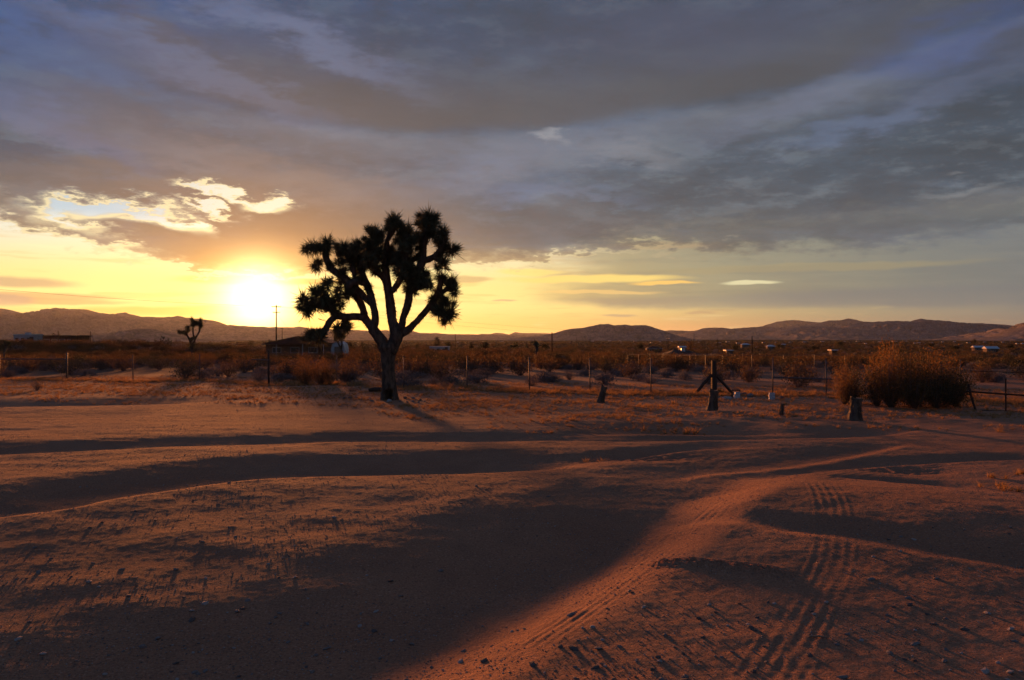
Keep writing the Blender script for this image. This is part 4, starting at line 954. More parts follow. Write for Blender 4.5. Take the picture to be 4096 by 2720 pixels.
for _ in range(60000):
    px = random.uniform(-30, 1054); y = random.uniform(15.2, 42)
    front = np.interp(px, [0, 200, 330, 420, 520, 760, 860, 1024], [25.0, 23.5, 22.8, 18.5, 16.8, 17.2, 17.6, 16.5])
    fy = fence_y(px)
    if y > fy + 6 or y < front - 1.0: continue
    x = X(px, y); dn = float(pn(x / 2.2, y / 1.5, 60)) + 0.5 * float(pn(x / 0.7, y / 0.5, 61))
    dens = 0.50 + dn * 1.2
    if y < front + 1.5: dens -= 0.35
    if fy - 1.2 < y < fy + 0.8: dens += 0.55
    if 715 < px < 1000 and y < 24: dens -= 0.12
    if random.random() > dens: continue
    h = random.uniform(0.025, 0.085) * (1.7 if abs(y - fy) < 1.4 else 1.0) * (1.8 if random.random() < 0.05 else 1); gp_.append((x, y, random.randrange(4), h * random.uniform(0.9, 1.6), h))
    if len(gp_) > 17000: break
ra = np.array(gp_)[:, :2]; rz_ = ground(ra[:, 0], ra[:, 1])
scatter('dry_grass', [(r[0], r[1], z - 0.005, r[2], r[3], r[4], random.uniform(0, 6.28)) for r, z in zip(gp_, rz_)], TM, 'dry orange grass on the strip before the fence')
for px, row, h, w, lab in [(594, 459, 0.11, 0.17, 'single dry grass clump in the hollow, just above the dark scraped spot'), (691, 429, 0.17, 0.20, 'dry grass clump on bare dirt below the braced wooden post'), (412, 440.5, 0.04, 0.05, None)]:
    if not lab: continue
    x, y = P(px, row); o = empty('grass_clump', (x, y, gz(x, y))); tag(o, lab, 'grass clump')
    for i in range(4): link('stems', TM[i], o, (random.uniform(-w, w), random.uniform(-.08, .08), 0), (0, 0, i), (h * 1.2, h * 1.2, h))
for k, (px, row) in enumerate([(1000, 478), (1012, 474), (990, 486), (1020, 490), (1006, 492)]):
    x, y = P(px, row); o = empty('grass_clump', (x, y, gz(x, y))); tag(o, 'low orange dry grass clump on the dug mound at the right edge', 'grass clump', 'grass clumps on the right mound')
    for i in range(4): link('stems', TM[i], o, (random.uniform(-.2, .2), random.uniform(-.1, .1), 0), (0, 0, i), (0.11, 0.11, 0.085))

# ------------------------------------------------------------------ stones
def rock_mesh(seed, mat, n=2, flat=0.6, jag=0.28):
    import bmesh
    bm = bmesh.new(); bmesh.ops.create_icosphere(bm, subdivisions=n, radius=1.0); R_ = random.Random(seed)
    pl = [(Vector((R_.gauss(0, 1), R_.gauss(0, 1), R_.gauss(0, 1))).normalized(), R_.uniform(0.55, 0.9)) for _ in range(9)]
    for v in bm.verts:
        c = v.co.normalized(); d = 1.0
        for n_, k_ in pl:
            q = c.dot(n_)
            if q > 0.05: d = min(d, k_ / q)
        v.co = c * d * (1 + jag * 0.2 * R_.uniform(-1, 1)); v.co.z *= flat
    me = bpy.data.meshes.new('stone'); bm.to_mesh(me); bm.free(); me.materials.append(mat); return me
RK = [rock_mesh(i, [M['rock'], M['darkrock'], M['palerock'], M['rock']][i % 4], 1, random.uniform(0.4, 0.75)) for i in range(8)]
RKB = [rock_mesh(20 + i, [M['rock'], M['darkrock'], M['palerock']][i % 3], 2, 0.8) for i in range(6)]
def rock(px, row, w, label, me, hz_=1.0, name='rock', group=None):
    x, y = P(px, row); s = w / FPX * y / 2
    o = link(name, me, None, (x, y, gz(x, y) + s * 0.25 * hz_), (random.uniform(-.2, .2), random.uniform(-.2, .2), random.uniform(0, 6)), (s, s * 0.8, s * hz_)); return tag(o, label, 'rock', group)
rock(389, 402, 6.5, 'pale pointed rock set in the hollow at the foot of the big joshua tree', RKB[2], 1.1)
for px, row, w, i, h in [(345, 398.6, 6, 1, .6), (350, 398.4, 4.5, 1, .9), (356, 397.2, 3.5, 0, .9), (361.5, 398.6, 4.5, 2, .8), (369, 399, 5, 0, .6), (371.5, 401.4, 5, 3, .6), (377, 400.5, 3, 1, .6)]:
    rock(px, row, w, 'small rock in the row lying left of the big joshua trunk', RKB[i], h, group='rocks left of the joshua trunk')
for px, row, w, i, h in [(405, 398.6, 5, 1, .9), (413.7, 399, 6, 0, .7), (413, 402, 5, 0, .7), (420, 400.4, 5, 4, .8), (407, 402.3, 4.5, 3, .6), (418.5, 402.8, 5, 3, .6), (425, 402, 4, 3, .7), (400, 401.6, 4, 4, .5)]:
    rock(px, row, w, 'rock in the loose cluster lying right of the big joshua trunk', RKB[i], h, group='rocks right of the joshua trunk')
rock(727, 399, 10.5, 'low pale boulder on the ground right of the middle stump', RKB[2], .75)
rock(743, 395.6, 8, 'dark boulder directly right of the framed white can', RKB[1], 1.0)
rock(751, 396.6, 9, 'grey boulder at the right end of the boulder pair by the braced post', RKB[0], .8)
rock(757, 395.6, 4, 'small grey rock beside the right-hand boulder of the pair', RKB[3], .9)
rock(781, 399, 7, 'brown rock on the ground just right of the lone white can', RKB[4], .8)
st = []
zones = [(560, 1024, 600, 679, 95), (0, 420, 560, 679, 120), (360, 700, 585, 660, 22), (30, 560, 480, 560, 40), (860, 1024, 530, 620, 26), (250, 900, 440, 520, 30)]
zc_ = [(P(640, 628), 0.35), (P(745, 612), 0.5), (P(600, 640), 0.3), (P(90, 660), 0.6)]
for x0, x1, r0, r1, n in zones:
    for _ in range(n):
        px, row = random.uniform(x0, x1), random.uniform(r0, r1); st.append(P(px, row))
for (cx, cy), rad in zc_:
    for _ in range(6): st.append((random.gauss(cx, rad), random.gauss(cy, rad * 0.6)))
st = [s for s in st if s[1] > 3.9][:300]; zz = ground([s[0] for s in st], [s[1] for s in st])
for i, ((x, y), z) in enumerate(zip(st, zz)):
    s = random.choice([0.012, 0.016, 0.02, 0.026]) * random.uniform(0.8, 1.3)
    o = link('stone', RK[i % 8], None, (x, y, z + s * 0.15), (random.uniform(-.3, .3), random.uniform(-.3, .3), random.uniform(0, 6)), (s * random.uniform(0.9, 1.6), s, s * 0.8))
    pxs, rws = 512 + x / y * FPX, HOR + (EYE - z) / y * FPX
    spot = ('bottom right on the tracked mound' if rws > 590 else 'right on the bare dirt above the tracks') if pxs > 640 else ('in the dark wash at bottom centre' if rws > 590 else 'in the shaded hollow at centre') if pxs > 400 else ('at the bottom left' if rws > 590 else 'on the sunlit slope at left')
    tag(o, ['small grey', 'small dark', 'small pale', 'small rounded grey'][i % 4] + ' stone ' + spot, 'stone', 'stones scattered on the bare dirt')
gv = []
for _ in range(42000):
    y = 3.6 * math.exp(random.uniform(0, 1) ** 1.15 * math.log(7.0)); px = random.uniform(-40, 1064); x = X(px, y)
    if random.random() > 0.45 + 1.3 * float(pn(x / 1.3, y / 1.0, 71)): continue
    s = random.uniform(0.002, 0.0062) * (1 + y / 26); gv.append((x, y, random.randrange(8), s * random.uniform(.9, 1.5), s))
ra = np.array(gv)[:, :2]; rz_ = ground(ra[:, 0], ra[:, 1])
scatter('gravel', [(r[0], r[1], z + r[4] * 0.2, r[2], r[3], r[4], random.uniform(0, 6.28), random.uniform(-.4, .4), random.uniform(-.4, .4)) for r, z in zip(gv, rz_)], RK, 'fine gravel strewn over the dirt')
for px, row, l, a in [(819, 637, 0.06, 0.2), (112, 655, 0.05, 0.5)]:
    x, y = P(px, row); z = gz(x, y) + 0.006
    tag(MB().tube([(-l, 0, 0), (0, 0.006, 0.003), (l, 0, 0)], [0.005, 0.007, 0.003], 5, wob=.2).build('stick', M['cutwood'], loc=(x, y, z), rot=(0, 0, -a)), 'short pale stick lying in the tyre ruts at lower right' if px > 500 else 'tiny pale stick lying on the gravel at lower left', 'stick')

# ------------------------------------------------------------------ stumps, log
def stump(px, row, h, r, lean, label, seed, knot=False):
    x, y = P(px, row); o = empty('tree_stump', (x, y, gz(x, y))); tag(o, label, 'stump')
    v, f3, f4, q = limb_mesh([(0, 0, -.06, r * 1.45), (lean * .1, 0, .03, r * 1.2), (lean * .4, 0, h * .35, r), (lean * .75, 0, h * .7, r * .92), (lean, 0, h * .97, r * .95), (lean * 1.02, 0, h, r * .9)], 20, 4, seed, 0.2)
    link('stump_trunk', mesh_np('stump', v, [f3, f4], M['bark'], True), o)
    MB().tube([(lean * 1.02, 0, h - .01), (lean * 1.03, 0, h + .012)], r * .82, 14, wob=.08).build('cut_face', M['cutwood'], o)
    b_ = []
    for _ in range(90):
        t = random.random(); a = random.uniform(0, 6.28); c = np.array([lean * t + math.cos(a) * r * 1.0, math.sin(a) * r, h * t]); b_.append((c, np.array([math.cos(a) * .5, math.sin(a) * .5, -.8]), random.uniform(.03, .07)))
    blades('loose_bark', b_, M['deadleaf'], o, 0.010); return o
stump(600.2, 402.6, 0.46, 0.10, 0.11, 'leaning tree stump, smallest of the three big ones, standing in the orange grass', 5)
stump(712.2, 410.6, 0.52, 0.125, 0.05, 'upright tree stump with a pale sawn top in front of the braced wooden post', 6)
stump(855, 420.2, 0.51, 0.135, 0.03, 'thick dark stump nearest the camera, at the left foot of the biggest bush', 7)
stump(781, 415, 0.27, 0.045, 0.035, 'thin short grey stump in the dry grass between the two larger right-hand stumps', 8)
x, y = P(377, 391.5); tag(MB().tube([(-.30, 0, .06), (-.1, .03, .085), (.15, 0, .08), (.34, -.05, .05)], [.06, .085, .08, .05], 9, wob=.12).build('fallen_log', M['wood'], None, True, loc=(x, y, gz(x, y) - .01)), 'grey fallen log lying on the grass behind the big joshua trunk', 'log')

# ------------------------------------------------------------------ chain-link fence
fo = empty('chain_link_fence', (FW[7][0], FW[7][1], 0)); tag(fo, 'chain-link fence on thin pipe posts running across behind the big joshua tree', 'fence')
ox, oy = FW[7][0], FW[7][1]
hts = {2: 1.28, 5: 1.42}
pipe = {}
for i, (x, y) in enumerate(FW):
    if i == 12: continue
    h = hts.get(i, 1.18); z = gz(x, y); thick = 0.021 if i not in (2, 5) else 0.04
    key = (h, thick)
    if key not in pipe: pipe[key] = MB().tube([(0, 0, -.1), (0, 0, h)], thick, 8).mesh('post', M['galv'] if i != 5 else M['wood'], True)
    p = link('post', pipe[key], fo, (x - ox, y - oy, z), (random.uniform(-.02, .02), random.uniform(-.015, .015), 0))
    if 'cap' not in pipe: pipe['cap'] = MB().tube([(0, 0, 0), (0, 0, .03), (0, 0, .045)], [.032, .028, .01], 8).mesh('post_cap', M['galv'], True)
    link('post_cap', pipe['cap'], p, (0, 0, h))
def loc_(x, y, z): return (x - ox, y - oy, z)
def wp(px, y): return X(px, y)
A0, A1 = FW[0], FW[2]
zA = 0.98
MB().tube([loc_(A0[0], A0[1], gz(*A0) + 1.02), loc_(FW[1][0], FW[1][1], gz(*FW[1]) + 1.01), loc_(A1[0], A1[1], gz(*A1) + zA)], .025, 8).build('top_rail', M['galv'], fo)
MB().tube([loc_(wp(252, 31.8), 31.8, 1.03), loc_(wp(268.7, 31.2), 31.2, 1.02)], .022, 8).build('top_rail', M['galv'], fo)
K0, K1 = FW[13], FW[15]
MB().tube([loc_(K0[0], K0[1], gz(*K0) + .56), loc_(*[(a + b_) / 2 for a, b_ in zip(K0, K1)], .55), loc_(K1[0], K1[1], gz(*K1) + .54)], .022, 8).build('top_rail', M['galv'], fo)
nv = []; nf = []
def netting(a, b_, h0, h1, pitch=0.065, r=0.0017):
    L_ = math.hypot(b_[0] - a[0], b_[1] - a[1]); za, zb = gz(*a), gz(*b_); H = h1 - h0
    for sgn in (1, -1):
        u = -H
        while u < L_:
            u0, u1 = (u, u + H); t0, t1 = max(0, -u0 / H), min(1, (L_ - u0) / H)
            if t1 > t0:
                pa, pb = (u0 + H * t0, t0), (u0 + H * t1, t1); q = []
                for (uu, tt) in (pa, pb):
                    f_ = uu / L_; zz_ = h0 + H * (tt if sgn > 0 else 1 - tt) + za * (1 - f_) + zb * f_
                    q.append(np.array(loc_(a[0] + (b_[0] - a[0]) * f_, a[1] + (b_[1] - a[1]) * f_, zz_)))
                i = len(nv); o_ = np.array([0, r, 0]); o2 = np.array([0, 0, r * 1.4]); o3 = np.array([0, -r * .5, -r * 1.4])
                for e in q: nv.extend([e + o_, e + o2 - o_ * .5, e + o3])
                nf.extend([[i, i + 1, i + 4, i + 3], [i + 1, i + 2, i + 5, i + 4], [i + 2, i, i + 3, i + 5]])
            u += pitch
for i in range(len(FW) - 1):
    netting(FW[i], FW[i + 1], 0.03, 1.02)
    nn_ = link('netting', mesh_np('netting', nv, np.array(nf), M['wirem']), fo); nn_['kind'] = 'stuff'; nv, nf = [], []

# wooden corner post and its braces
x, y = FW[12]; z = gz(x, y); o = empty('wooden_post', (x, y, z)); tag(o, 'stout wooden corner post propped by two slanting timber braces', 'post')
MB().box((0, 0, .52), (.15, .15, 1.24)).build('post', M['wood'], o)
MB().tube([(-.07, 0, .66), (-.38, -.04, .32), (-.68, -.08, -.04)], .052, 4).build('brace', M['wood'], o)
MB().tube([(.07, 0, .64), (.34, -.03, .34), (.64, -.06, .0)], .045, 4).build('brace', M['wood'], o)
x2, y2 = P(718.8, 393.8, -.02); MB().tube([(x2 - x, y2 - y + .3, -.1), (x2 - x, y2 - y + .3, .74)], .025, 8).build('pipe_stub', M['galv'], o)

# two battered white cans
def can(px, row, label, frame_):
    x, y = P(px, row); o = empty('metal_can', (x, y, gz(x, y)), random.uniform(-.2, .2)); tag(o, label, 'can'); w = .085
    import bmesh
    bm = bmesh.new(); bmesh.ops.create_cube(bm, size=1.0); bmesh.ops.scale(bm, vec=(w * 1.9, w * 1.6, .20), verts=bm.verts); bmesh.ops.translate(bm, vec=(0, 0, .10), verts=bm.verts)
    bmesh.ops.subdivide_edges(bm, edges=bm.edges, cuts=3, use_grid_fill=True)
    for v in bm.verts: v.co += Vector((random.uniform(-1, 1), random.uniform(-1, 1), random.uniform(-.6, .6))) * .009
    me = bpy.data.meshes.new('can_body'); bm.to_mesh(me); bm.free(); me.materials.append(M['tin']); link('can_body', me, o)
    MB().tube([(-.05, 0, .205), (-.03, 0, .235), (.03, 0, .238), (.05, 0, .205)], .006, 5).build('handle', M['rust_and_flare'], o)
    if frame_:
        for a_, b_ in (((-.13, .06, 0), (-.13, .06, .25)), ((.13, .06, 0), (.13, .06, .25)), ((-.14, .06, .25), (.14, .06, .25))): MB().tube([a_, b_], .022, 4).build('frame', M['wood'], o)
can(736.8, 398.2, 'white metal can inside a dark wooden frame, beside the dark boulder', True)
can(771.7, 399.6, 'lone dented white metal can at the foot of a fence post', False)

# pipe gate on the right
x, y = P(969, 410.5); z = gz(x, y); o = empty('pipe_gate', (x, y, z)); tag(o, 'rusty pipe gate with a slanting leg next to the biggest bush at the right edge', 'gate')
def gx(px, row, yy): v = PD(px, row, yy); return (v.x - x, v.y - y, v.z - z)
MB().tube([gx(968.6, 384, y), gx(970, 392, y), gx(976, 411.6, y)], .026, 8).build('leg', M['rust_and_flare'], o)
MB().tube([gx(966, 391.3, y), gx(1000, 393.8, y - .1), gx(1050, 397, y - .3)], .024, 8).build('top_rail', M['rust_and_flare'], o)
MB().tube([gx(982, 410.8, y), gx(1050, 413.0, y - .3)], .028, 8).build('bottom_rail', M['rust_and_flare'], o)
MB().tube([gx(1005.7, 378.5, y - .1), gx(1006, 414.5, y - .1)], .02, 8).build('post', M['rust_and_flare'], o)
MB().tube([gx(949.6, 369, 22.3), gx(949.6, 392, 22.3)], .022, 8).build('post', M['rust_and_flare'], o)
MB().tube([gx(949, 370.5, 22.3), gx(1040, 373, 22.3)], .012, 6).build('wire', M['rust_and_flare'], o)
MB().tube([gx(1040, 369, 22.3), gx(1040, 412, 22.3)], .03, 8).build('post', M['rust_and_flare'], o)

# yard fences farther back on the right
def yard_fence(pts, n, h, label):
    o = empty('yard_fence', (pts[0][0], pts[0][1], gz(*pts[0]))); tag(o, label, 'fence'); bx, by, bz = o.location
    seg = [math.hypot(b_[0] - a[0], b_[1] - a[1]) for a, b_ in zip(pts[:-1], pts[1:])]; tot = sum(seg); tops = []
    pm = MB().tube([(0, 0, -.1), (0, 0, h)], .022, 6).mesh('post', M['galv'])
    for i in range(n):
        d = tot * i / (n - 1); k = 0
        while k < len(seg) - 1 and d > seg[k]: d -= seg[k]; k += 1
        t = min(1, d / seg[k]); x = pts[k][0] * (1 - t) + pts[k + 1][0] * t; y = pts[k][1] * (1 - t) + pts[k + 1][1] * t; z = gz(x, y)
        link('post', pm, o, (x - bx, y - by, z - bz)); tops.append((x - bx, y - by, z - bz))
    MB().tube([(a, b_, c + h * .97) for a, b_, c in tops], .011, 5).build('top_wire', M['galv'], o)
    MB().tube([(a, b_, c + h * .55) for a, b_, c in tops], .008, 4).build('wire', M['galv'], o)
yard_fence([(X(628, 66), 66), (X(726, 50), 50), (X(845, 52), 52)], 12, 1.05, 'pale wire yard fence crossing behind the braced wooden post')
yard_fence([(X(632, 82), 82), (X(740, 84), 84), (X(850, 80), 80)], 14, 1.1, 'farthest pale wire fence, at the back of the fenced yard on the right')

# ------------------------------------------------------------------ poles and wires
def pole(px, y, top, r, label, arms=(), guy=False, mat='pole', group=None):
    x = X(px, y); z = gz(x, y); H = EYE + (HOR - top) / FPX * y - z
    o = empty('utility_pole', (x, y, z)); tag(o, label, 'pole', group)
    MB().tube([(0, 0, -.3), (0, 0, H * .5), (0, 0, H)], [r, r * .9, r * .72], 8).build('pole', M[mat], o, True)
    for d, w in arms:
        MB().box((0, 0, H - d), (w, .1, .12)).build('crossarm', M['wood'], o)
        for s_ in (-1, -.45, .45, 1): MB().tube([(s_ * w * .46, 0, H - d + .06), (s_ * w * .46, 0, H - d + .26)], [.05, .035], 6).build('insulator', M['tin'], o)
    if guy: MB().tube([(0, 0, H * .82), (6.4, -.5, .1)], .012, 4).build('guy_wire', M['wirem'], o)
    return (x, y, z + H)
p1 = pole(276.3, 160, 304.8, .16, 'tallest utility pole, right in the glare below the sun, with crossarms', [(.4, 1.9), (1.6, 1.4)], True)
pole(282.2, 260, 327.7, .13, 'shorter plain pole just right of the tallest utility pole', [(.2, 1.2)])
pole(455.3, 350, 334, .14, 'thin utility pole beside the long white trailer', [(.3, 1.8)])
pole(552, 130, 332.4, .13, 'short bare pole tinted red-brown by lens flare, left of the middle hill', mat='rust_and_flare')  # the lens flare's red tint is put into this pole's colour
pole(752, 128, 336, .11, 'dark bare pole on the right, left of the white-roofed houses')
pole(668, 300, 338.6, .12, 'thin far pole at the left end of the dark-roofed house', [(.2, 1.2)])
pole(707.4, 165, 343.4, .06, 'thin pole standing in front of the flat carport roof')
pole(576.5, 560, 336.5, .12, 'distant thin pole at the foot of the middle hill')
pole(90.5, 152, 331.4, .09, 'short stubby pole at the right end of the long low brown building')
p2 = pole(-70, 100, 281, .15, 'utility pole outside the frame on the left carrying the wires', [(.4, 1.9)])
p3 = pole(694, 900, 332.6, .16, 'farthest pole, tiny against the hills at the end of the wires', [(.3, 1.9)])
def wire(a, b_, dx, sag, label):
    pts = [(a[0] * (1 - t) + b_[0] * t + dx, a[1] * (1 - t) + b_[1] * t, (a[2] * (1 - t) + b_[2] * t) - .35 - sag * 4 * t * (1 - t)) for t in np.linspace(0, 1, 16)]
    tag(MB().tube(pts, .016, 4, cap=False).build('power_line', M['pole']), label, 'wire')
wire(p1, p2, .8, .5, 'thin power line running from the tallest pole out to the left edge')
wire(p1, p3, .8, 3.0, 'upper thin power line running from the tallest pole toward the right-hand hills')
wire(p1, p3, -.8, 5.5, 'lower thin power line running from the tallest pole toward the right-hand hills')

# ------------------------------------------------------------------ buildings
def house(px0, px1, y, eave_row, ridge, wall, roof, label, kind='gable', name='house', group=None, win=2, depth=None, cat='house', over=.4):
    """ridge = height of the ridge over the eave in metres"""
    x0, x1 = X(px0, y), X(px1, y); w = x1 - x0; d = depth or min(8.0, max(3.0, w * .6)); xc = (x0 + x1) / 2; yc = y + d / 2; z = gz(xc, y)
    H = min(3.3, max(1.9, EYE + (HOR - eave_row) / FPX * y - z))
    o = empty(name, (xc, y, z)); tag(o, label, cat, group)
    MB().box((0, d / 2, H / 2 - .3), (w, d, H + .6)).build('wall', M[wall], o)
    e = over; hw, hd = w / 2 + e, d / 2 + e
    if kind == 'gable':
        v = [(-hw, -e, H), (hw, -e, H), (hw, d + e, H), (-hw, d + e, H), (-hw, d / 2, H + ridge), (hw, d / 2, H + ridge)]; f4 = [[0, 1, 5, 4], [2, 3, 4, 5], [3, 2, 1, 0]]; f3 = [[0, 4, 3], [1, 2, 5]]
    elif kind == 'hip':
        k = min(w * .3, d / 2 + 1); v = [(-hw, -e, H), (hw, -e, H), (hw, d + e, H), (-hw, d + e, H), (-hw + k + e, d / 2, H + ridge), (hw - k - e, d / 2, H + ridge)]; f4 = [[0, 1, 5, 4], [2, 3, 4, 5], [3, 2, 1, 0]]; f3 = [[0, 4, 3], [1, 2, 5]]
    elif kind == 'front':
        v = [(-hw, -e, H), (0, -e, H + ridge), (hw, -e, H), (-hw, d + e, H), (0, d + e, H + ridge), (hw, d + e, H)]; f4 = [[0, 1, 4, 3], [1, 2, 5, 4], [0, 3, 5, 2]]; f3 = [[0, 2, 1], [3, 4, 5]]
    else:
        v = [(sx * hw, yy, H + zz) for zz in (0.003, ridge) for yy in (-e, d + e) for sx in (-1, 1)]; f4 = [[0, 2, 3, 1], [4, 5, 7, 6], [0, 1, 5, 4], [2, 6, 7, 3], [0, 4, 6, 2], [1, 3, 7, 5]]; f3 = []
    rf = MB().raw(v, f3, f4).build('roof', M[roof], o)
    if kind != 'flat': MB().box((0, -e - .02, H - .06), (2 * hw, .03, .14)).build('fascia', M['white'], o)
    if win and w > 2.5:
        for i in range(win):
            xx = -w / 2 + w * (i + .6) / (win + .6)
            fr = MB().box((xx, -.02, H * .58), (min(1.3, w * .18), .06, .85)).build('window', M['white'], o); MB().box((xx, -.06, H * .58), (min(1.1, w * .15), .03, .68)).build('pane', M['glass'], fr)
        MB().box((w / 2 - w * .14, -.03, .95), (.85, .06, 1.95)).build('door', M['brownwall'], o)
    return o, w, d, H
o, w, d, H = house(266, 331, 112, 343.4, 1.05, 'stucco', 'redroof', 'low house with a wide red-brown roof beneath the sun, left of the big joshua tree', 'front', depth=9, win=3, over=.5)
for s_ in (-.3, .1, .42): MB().box((w * s_, -1.3, H / 2 - .1), (.1, .1, H + .1)).build('porch_post', M['white'], o)
MB().box((0, -.9, H - .03), (w + .8, 1.2, .08)).build('porch_roof', M['redroof'], o)
# barn-shaped shed
y = 104.0; x = X(337.8, y); z = gz(x, y); o = empty('shed', (x, y, z)); tag(o, 'pale barn-shaped shed with a rounded roof in front of the house', 'shed')
hw = .86; top = EYE + (HOR - 341.4) / FPX * y - z; prof = [(-hw, -.2), (-hw * 1.02, top * .62), (-hw * .82, top * .86), (-hw * .35, top * .98), (0, top), (hw * .35, top * .98), (hw * .82, top * .86), (hw * 1.02, top * .62), (hw, -.2)]
n = len(prof); v = [(a, 0, b_) for a, b_ in prof] + [(a, 2.6, b_) for a, b_ in prof] + [(0, 0, top * .4), (0, 2.6, top * .4)]
MB().raw(v, f3=[[2 * n, i + 1, i] for i in range(n - 1)] + [[2 * n + 1, n + i, n + i + 1] for i in range(n - 1)]).build('wall', M['white'], o)
MB().raw([(a * 1.03, yy, b_ * 1.012) for yy in (-.08, 2.68) for a, b_ in prof], f4=[[i, i + 1, n + i + 1, n + i] for i in range(n - 1)]).build('roof', M['whiteroof'], o)
MB().box((0, -.02, top * .36), (.9, .04, top * .72)).build('door', M['stucco'], o); MB().box((0, -.03, top * .80), (1.35, .05, .05)).build('trim', M['whiteroof'], o)
# trailer and long building on the left rise
o, w, d, H = house(13.5, 34.5, 172, 335.0, .18, 'white', 'whiteroof', 'white trailer with a flat roof near the left edge, under the dark range', 'flat', 'trailer', win=3, cat='trailer', over=.15)
MB().box((0, d / 2, H + .35), (1.0, .8, .4)).build('roof_vent', M['tin'], o)
house(42, 78, 180, 336.3, .25, 'brownwall', 'shingle', 'long low brown flat-roofed building right of the white trailer on the left', 'flat', 'outbuilding', win=4, cat='building')
house(429.5, 449, 225, 347.0, .15, 'white', 'whiteroof', 'long white trailer among the brush right of the big joshua trunk', 'flat', 'trailer', win=3, cat='trailer', over=.1)
o, w, d, H = house(668, 700, 190, 355.6, 1.1, 'brownwall', 'shingle', 'low house with a dark hipped roof and a rooftop cooler in the right-hand scrub', 'hip', depth=8)
MB().box((.3, d / 2 - 1.5, H + 1.1), (.9, .9, .8)).build('rooftop_cooler', M['tin'], o)
house(700.5, 716, 186, 355.0, .14, 'stucco', 'stucco', 'flat-roofed open carport with a sunlit tan wall joined to the dark-roofed house', 'flat', 'carport', win=0, cat='carport', over=.6)
house(647, 662, 330, 349.3, .9, 'brownwall', 'redroof', 'brown house half hidden by brush left of the dark hipped roof', 'hip')
house(727, 732.5, 260, 350.8, .3, 'stucco', 'whiteroof', 'small white box-like trailer standing alone left of the dark bare pole', 'flat', 'trailer', win=0, cat='trailer')
house(742, 750.5, 560, 344.6, .9, 'stucco', 'whiteroof', 'white house directly behind the dark bare pole', 'hip')
house(767.5, 775, 480, 346.4, 1.0, 'stucco', 'whiteroof', 'white hip-roofed house just right of the dark bare pole', 'hip')
house(781, 785.5, 600, 344.6, .6, 'stucco', 'whiteroof', 'narrow tall white house right of the white hip-roofed one', 'gable')
house(975, 984.5, 420, 347.4, .9, 'stucco', 'whiteroof', 'pale blue-white roofed house above the pipe gate on the far right', 'gable')
house(987, 998.5, 360, 348.6, 1.1, 'stucco', 'whiteroof', 'largest white roof in the far right of the valley', 'gable')
house(832, 837, 300, 351.6, .3, 'brownwall', 'whiteroof', 'small low shed with a pale roof left of the biggest bush top', 'flat', 'shed', win=0, cat='shed')
house(680, 686, 330, 347.2, .5, 'stucco', 'whiteroof', 'pale roof peeping over the brush behind the dark hipped roof', 'gable', win=0)
rr_ = random.Random(5)
for px, row in [(738.5, 345.5), (764, 344.2), (719, 343.8), (728, 342.2), (915, 344.5), (919.5, 344.3), (932, 344.4), (866, 345.3), (906, 341.2), (969, 343.8), (1018, 345.5), (1023, 345.7), (660, 341.8), (672, 341.8), (651.5, 343.2), (757, 342), (776, 343.2), (790, 342.6), (805, 342.4), (823, 341.8), (845, 341.6), (858, 341.4), (880, 342), (895, 341.7), (943, 342.4), (955, 341.8), (985, 342.6), (1003, 342.8), (620, 340.8), (635, 341.2), (610, 341.0), (574, 341.4), (592, 341.2), (698, 342.6), (502, 341.8), (458, 342.8)]:
    y = 1.0 * 12.0 * FPX / (row - HOR + 1.6); w = rr_.uniform(1.2, 4.2)
    house(px - w / 2, px + w / 2, min(y, 2400), row, .6, 'brownwall', 'whiteroof', 'tiny pale house roof on the distant valley floor ' + ('left of the middle hill' if px < 560 else 'under the middle hill' if px < 690 else 'right of the middle hill' if px < 850 else 'at the far right'), rr_.choice(['hip', 'gable', 'flat']), group='tiny house roofs in the distant valley', win=0)

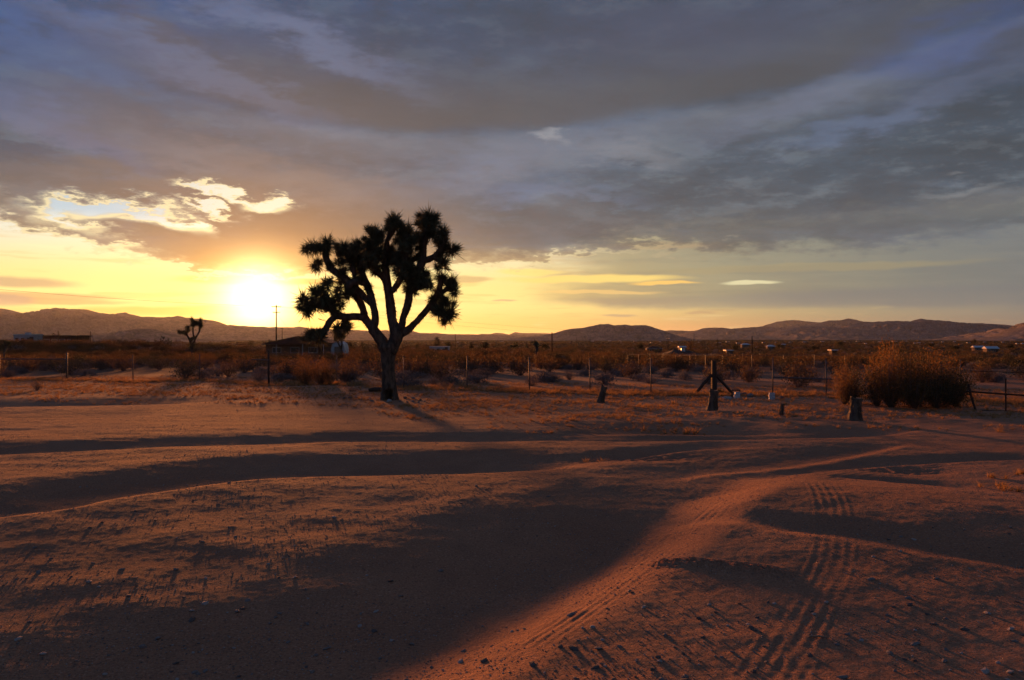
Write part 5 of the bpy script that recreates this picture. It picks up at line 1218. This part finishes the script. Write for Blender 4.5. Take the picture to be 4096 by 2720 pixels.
# ------------------------------------------------------------------ distant trees
def tree(px, y, top, w_px, label, mat, seed, tall=False, group=None):
    x = X(px, y); z = gz(x, y); H = EYE + (HOR - top) / FPX * y - z; W = w_px / FPX * y / 2; R_ = np.random.default_rng(seed)
    o = empty('tree', (x, y, z)); tag(o, label, 'tree', group)
    t = MB().tube([(0, 0, -.2), (.05, 0, H * .4), (0, .05, H * .8)], [H * .035, H * .028, H * .01], 7)
    for _ in range(5):
        a = R_.uniform(0, 6.28); h0 = H * R_.uniform(.3, .6); t.tube([(0, 0, h0), (math.cos(a) * W * .6, math.sin(a) * W * .6, h0 + H * .2)], [H * .016, H * .006], 5)
    t.build('trunk', M['bark'], o)
    vs = []; f = []
    for _ in range(60):
        c = R_.normal(size=3); c /= np.linalg.norm(c); c *= R_.uniform(.35, 1) ; k = (H * .40) ; cc = np.array([c[0] * W * (1 - .3 * max(0, c[2])), c[1] * W, H * .58 + c[2] * k])
        for _ in range(16):
            p = cc + R_.normal(size=3) * W * .16; d = R_.normal(size=3); d /= np.linalg.norm(d); s = np.cross(d, R_.normal(size=3)); s /= np.linalg.norm(s); l = W * .14
            i = len(vs); vs += [p, p + d * l + s * l * .5, p + d * l - s * l * .5]; f.append([i, i + 1, i + 2])
    link('crown', mesh_np('crown', vs, np.array(f), mat), o)
tree(690.5, 235, 339.5, 8, 'tall golden-green tree right behind the dark hipped roof', M['creosote'], 1)
tree(437, 330, 335.8, 8, 'rounded dark tree above the long white trailer', M['olive'], 2)
tree(417.7, 260, 342.8, 6, 'round dark bush-like tree just right of the big joshua fork', M['olive'], 3)
tree(717.5, 520, 337.8, 3.5, 'lone dark tree breaking the valley skyline right of the row of dark conifers', M['olive'], 4)
tree(471, 300, 340.5, 7, 'dark tree right of the thin utility pole by the white trailer', M['olive'], 5)
tree(974, 900, 338.3, 5, 'dark tree above the pale blue-white roof at far right', M['olive'], 6)
tree(590, 600, 338.6, 3, 'small dark pointed tree at the foot of the middle hill', M['olive'], 7)
for k, (px, top) in enumerate([(691.5, 337.9), (693.5, 338.4), (697, 338.8), (702, 339)]): tree(px, 620, top, 2.2, 'dark conifer in the short row on the valley skyline behind the golden tree', M['olive'], 20 + k, group='conifers on the valley skyline')
for k, (px, y, top, w) in enumerate([(350, 240, 341.5, 12), (365, 260, 342, 9), (380, 290, 343, 10), (448, 420, 341.2, 8), (485, 380, 342.2, 10), (515, 430, 342, 9), (545, 380, 342.4, 9), (840, 700, 341.5, 9), (930, 620, 342.3, 8), (780, 500, 343.2, 8), (885, 540, 343, 9), (1010, 520, 343.8, 9), (300, 420, 339.5, 8), (325, 380, 341, 9), (250, 430, 340, 8), (270, 480, 339.6, 8), (640, 430, 343, 9), (815, 420, 345, 9), (735, 420, 344, 8), (955, 430, 345, 9)]):
    tree(px, y, top, w, 'dark rounded tree far out on the brushy valley floor', M['olive'], 40 + k, group='dark trees on the valley floor')
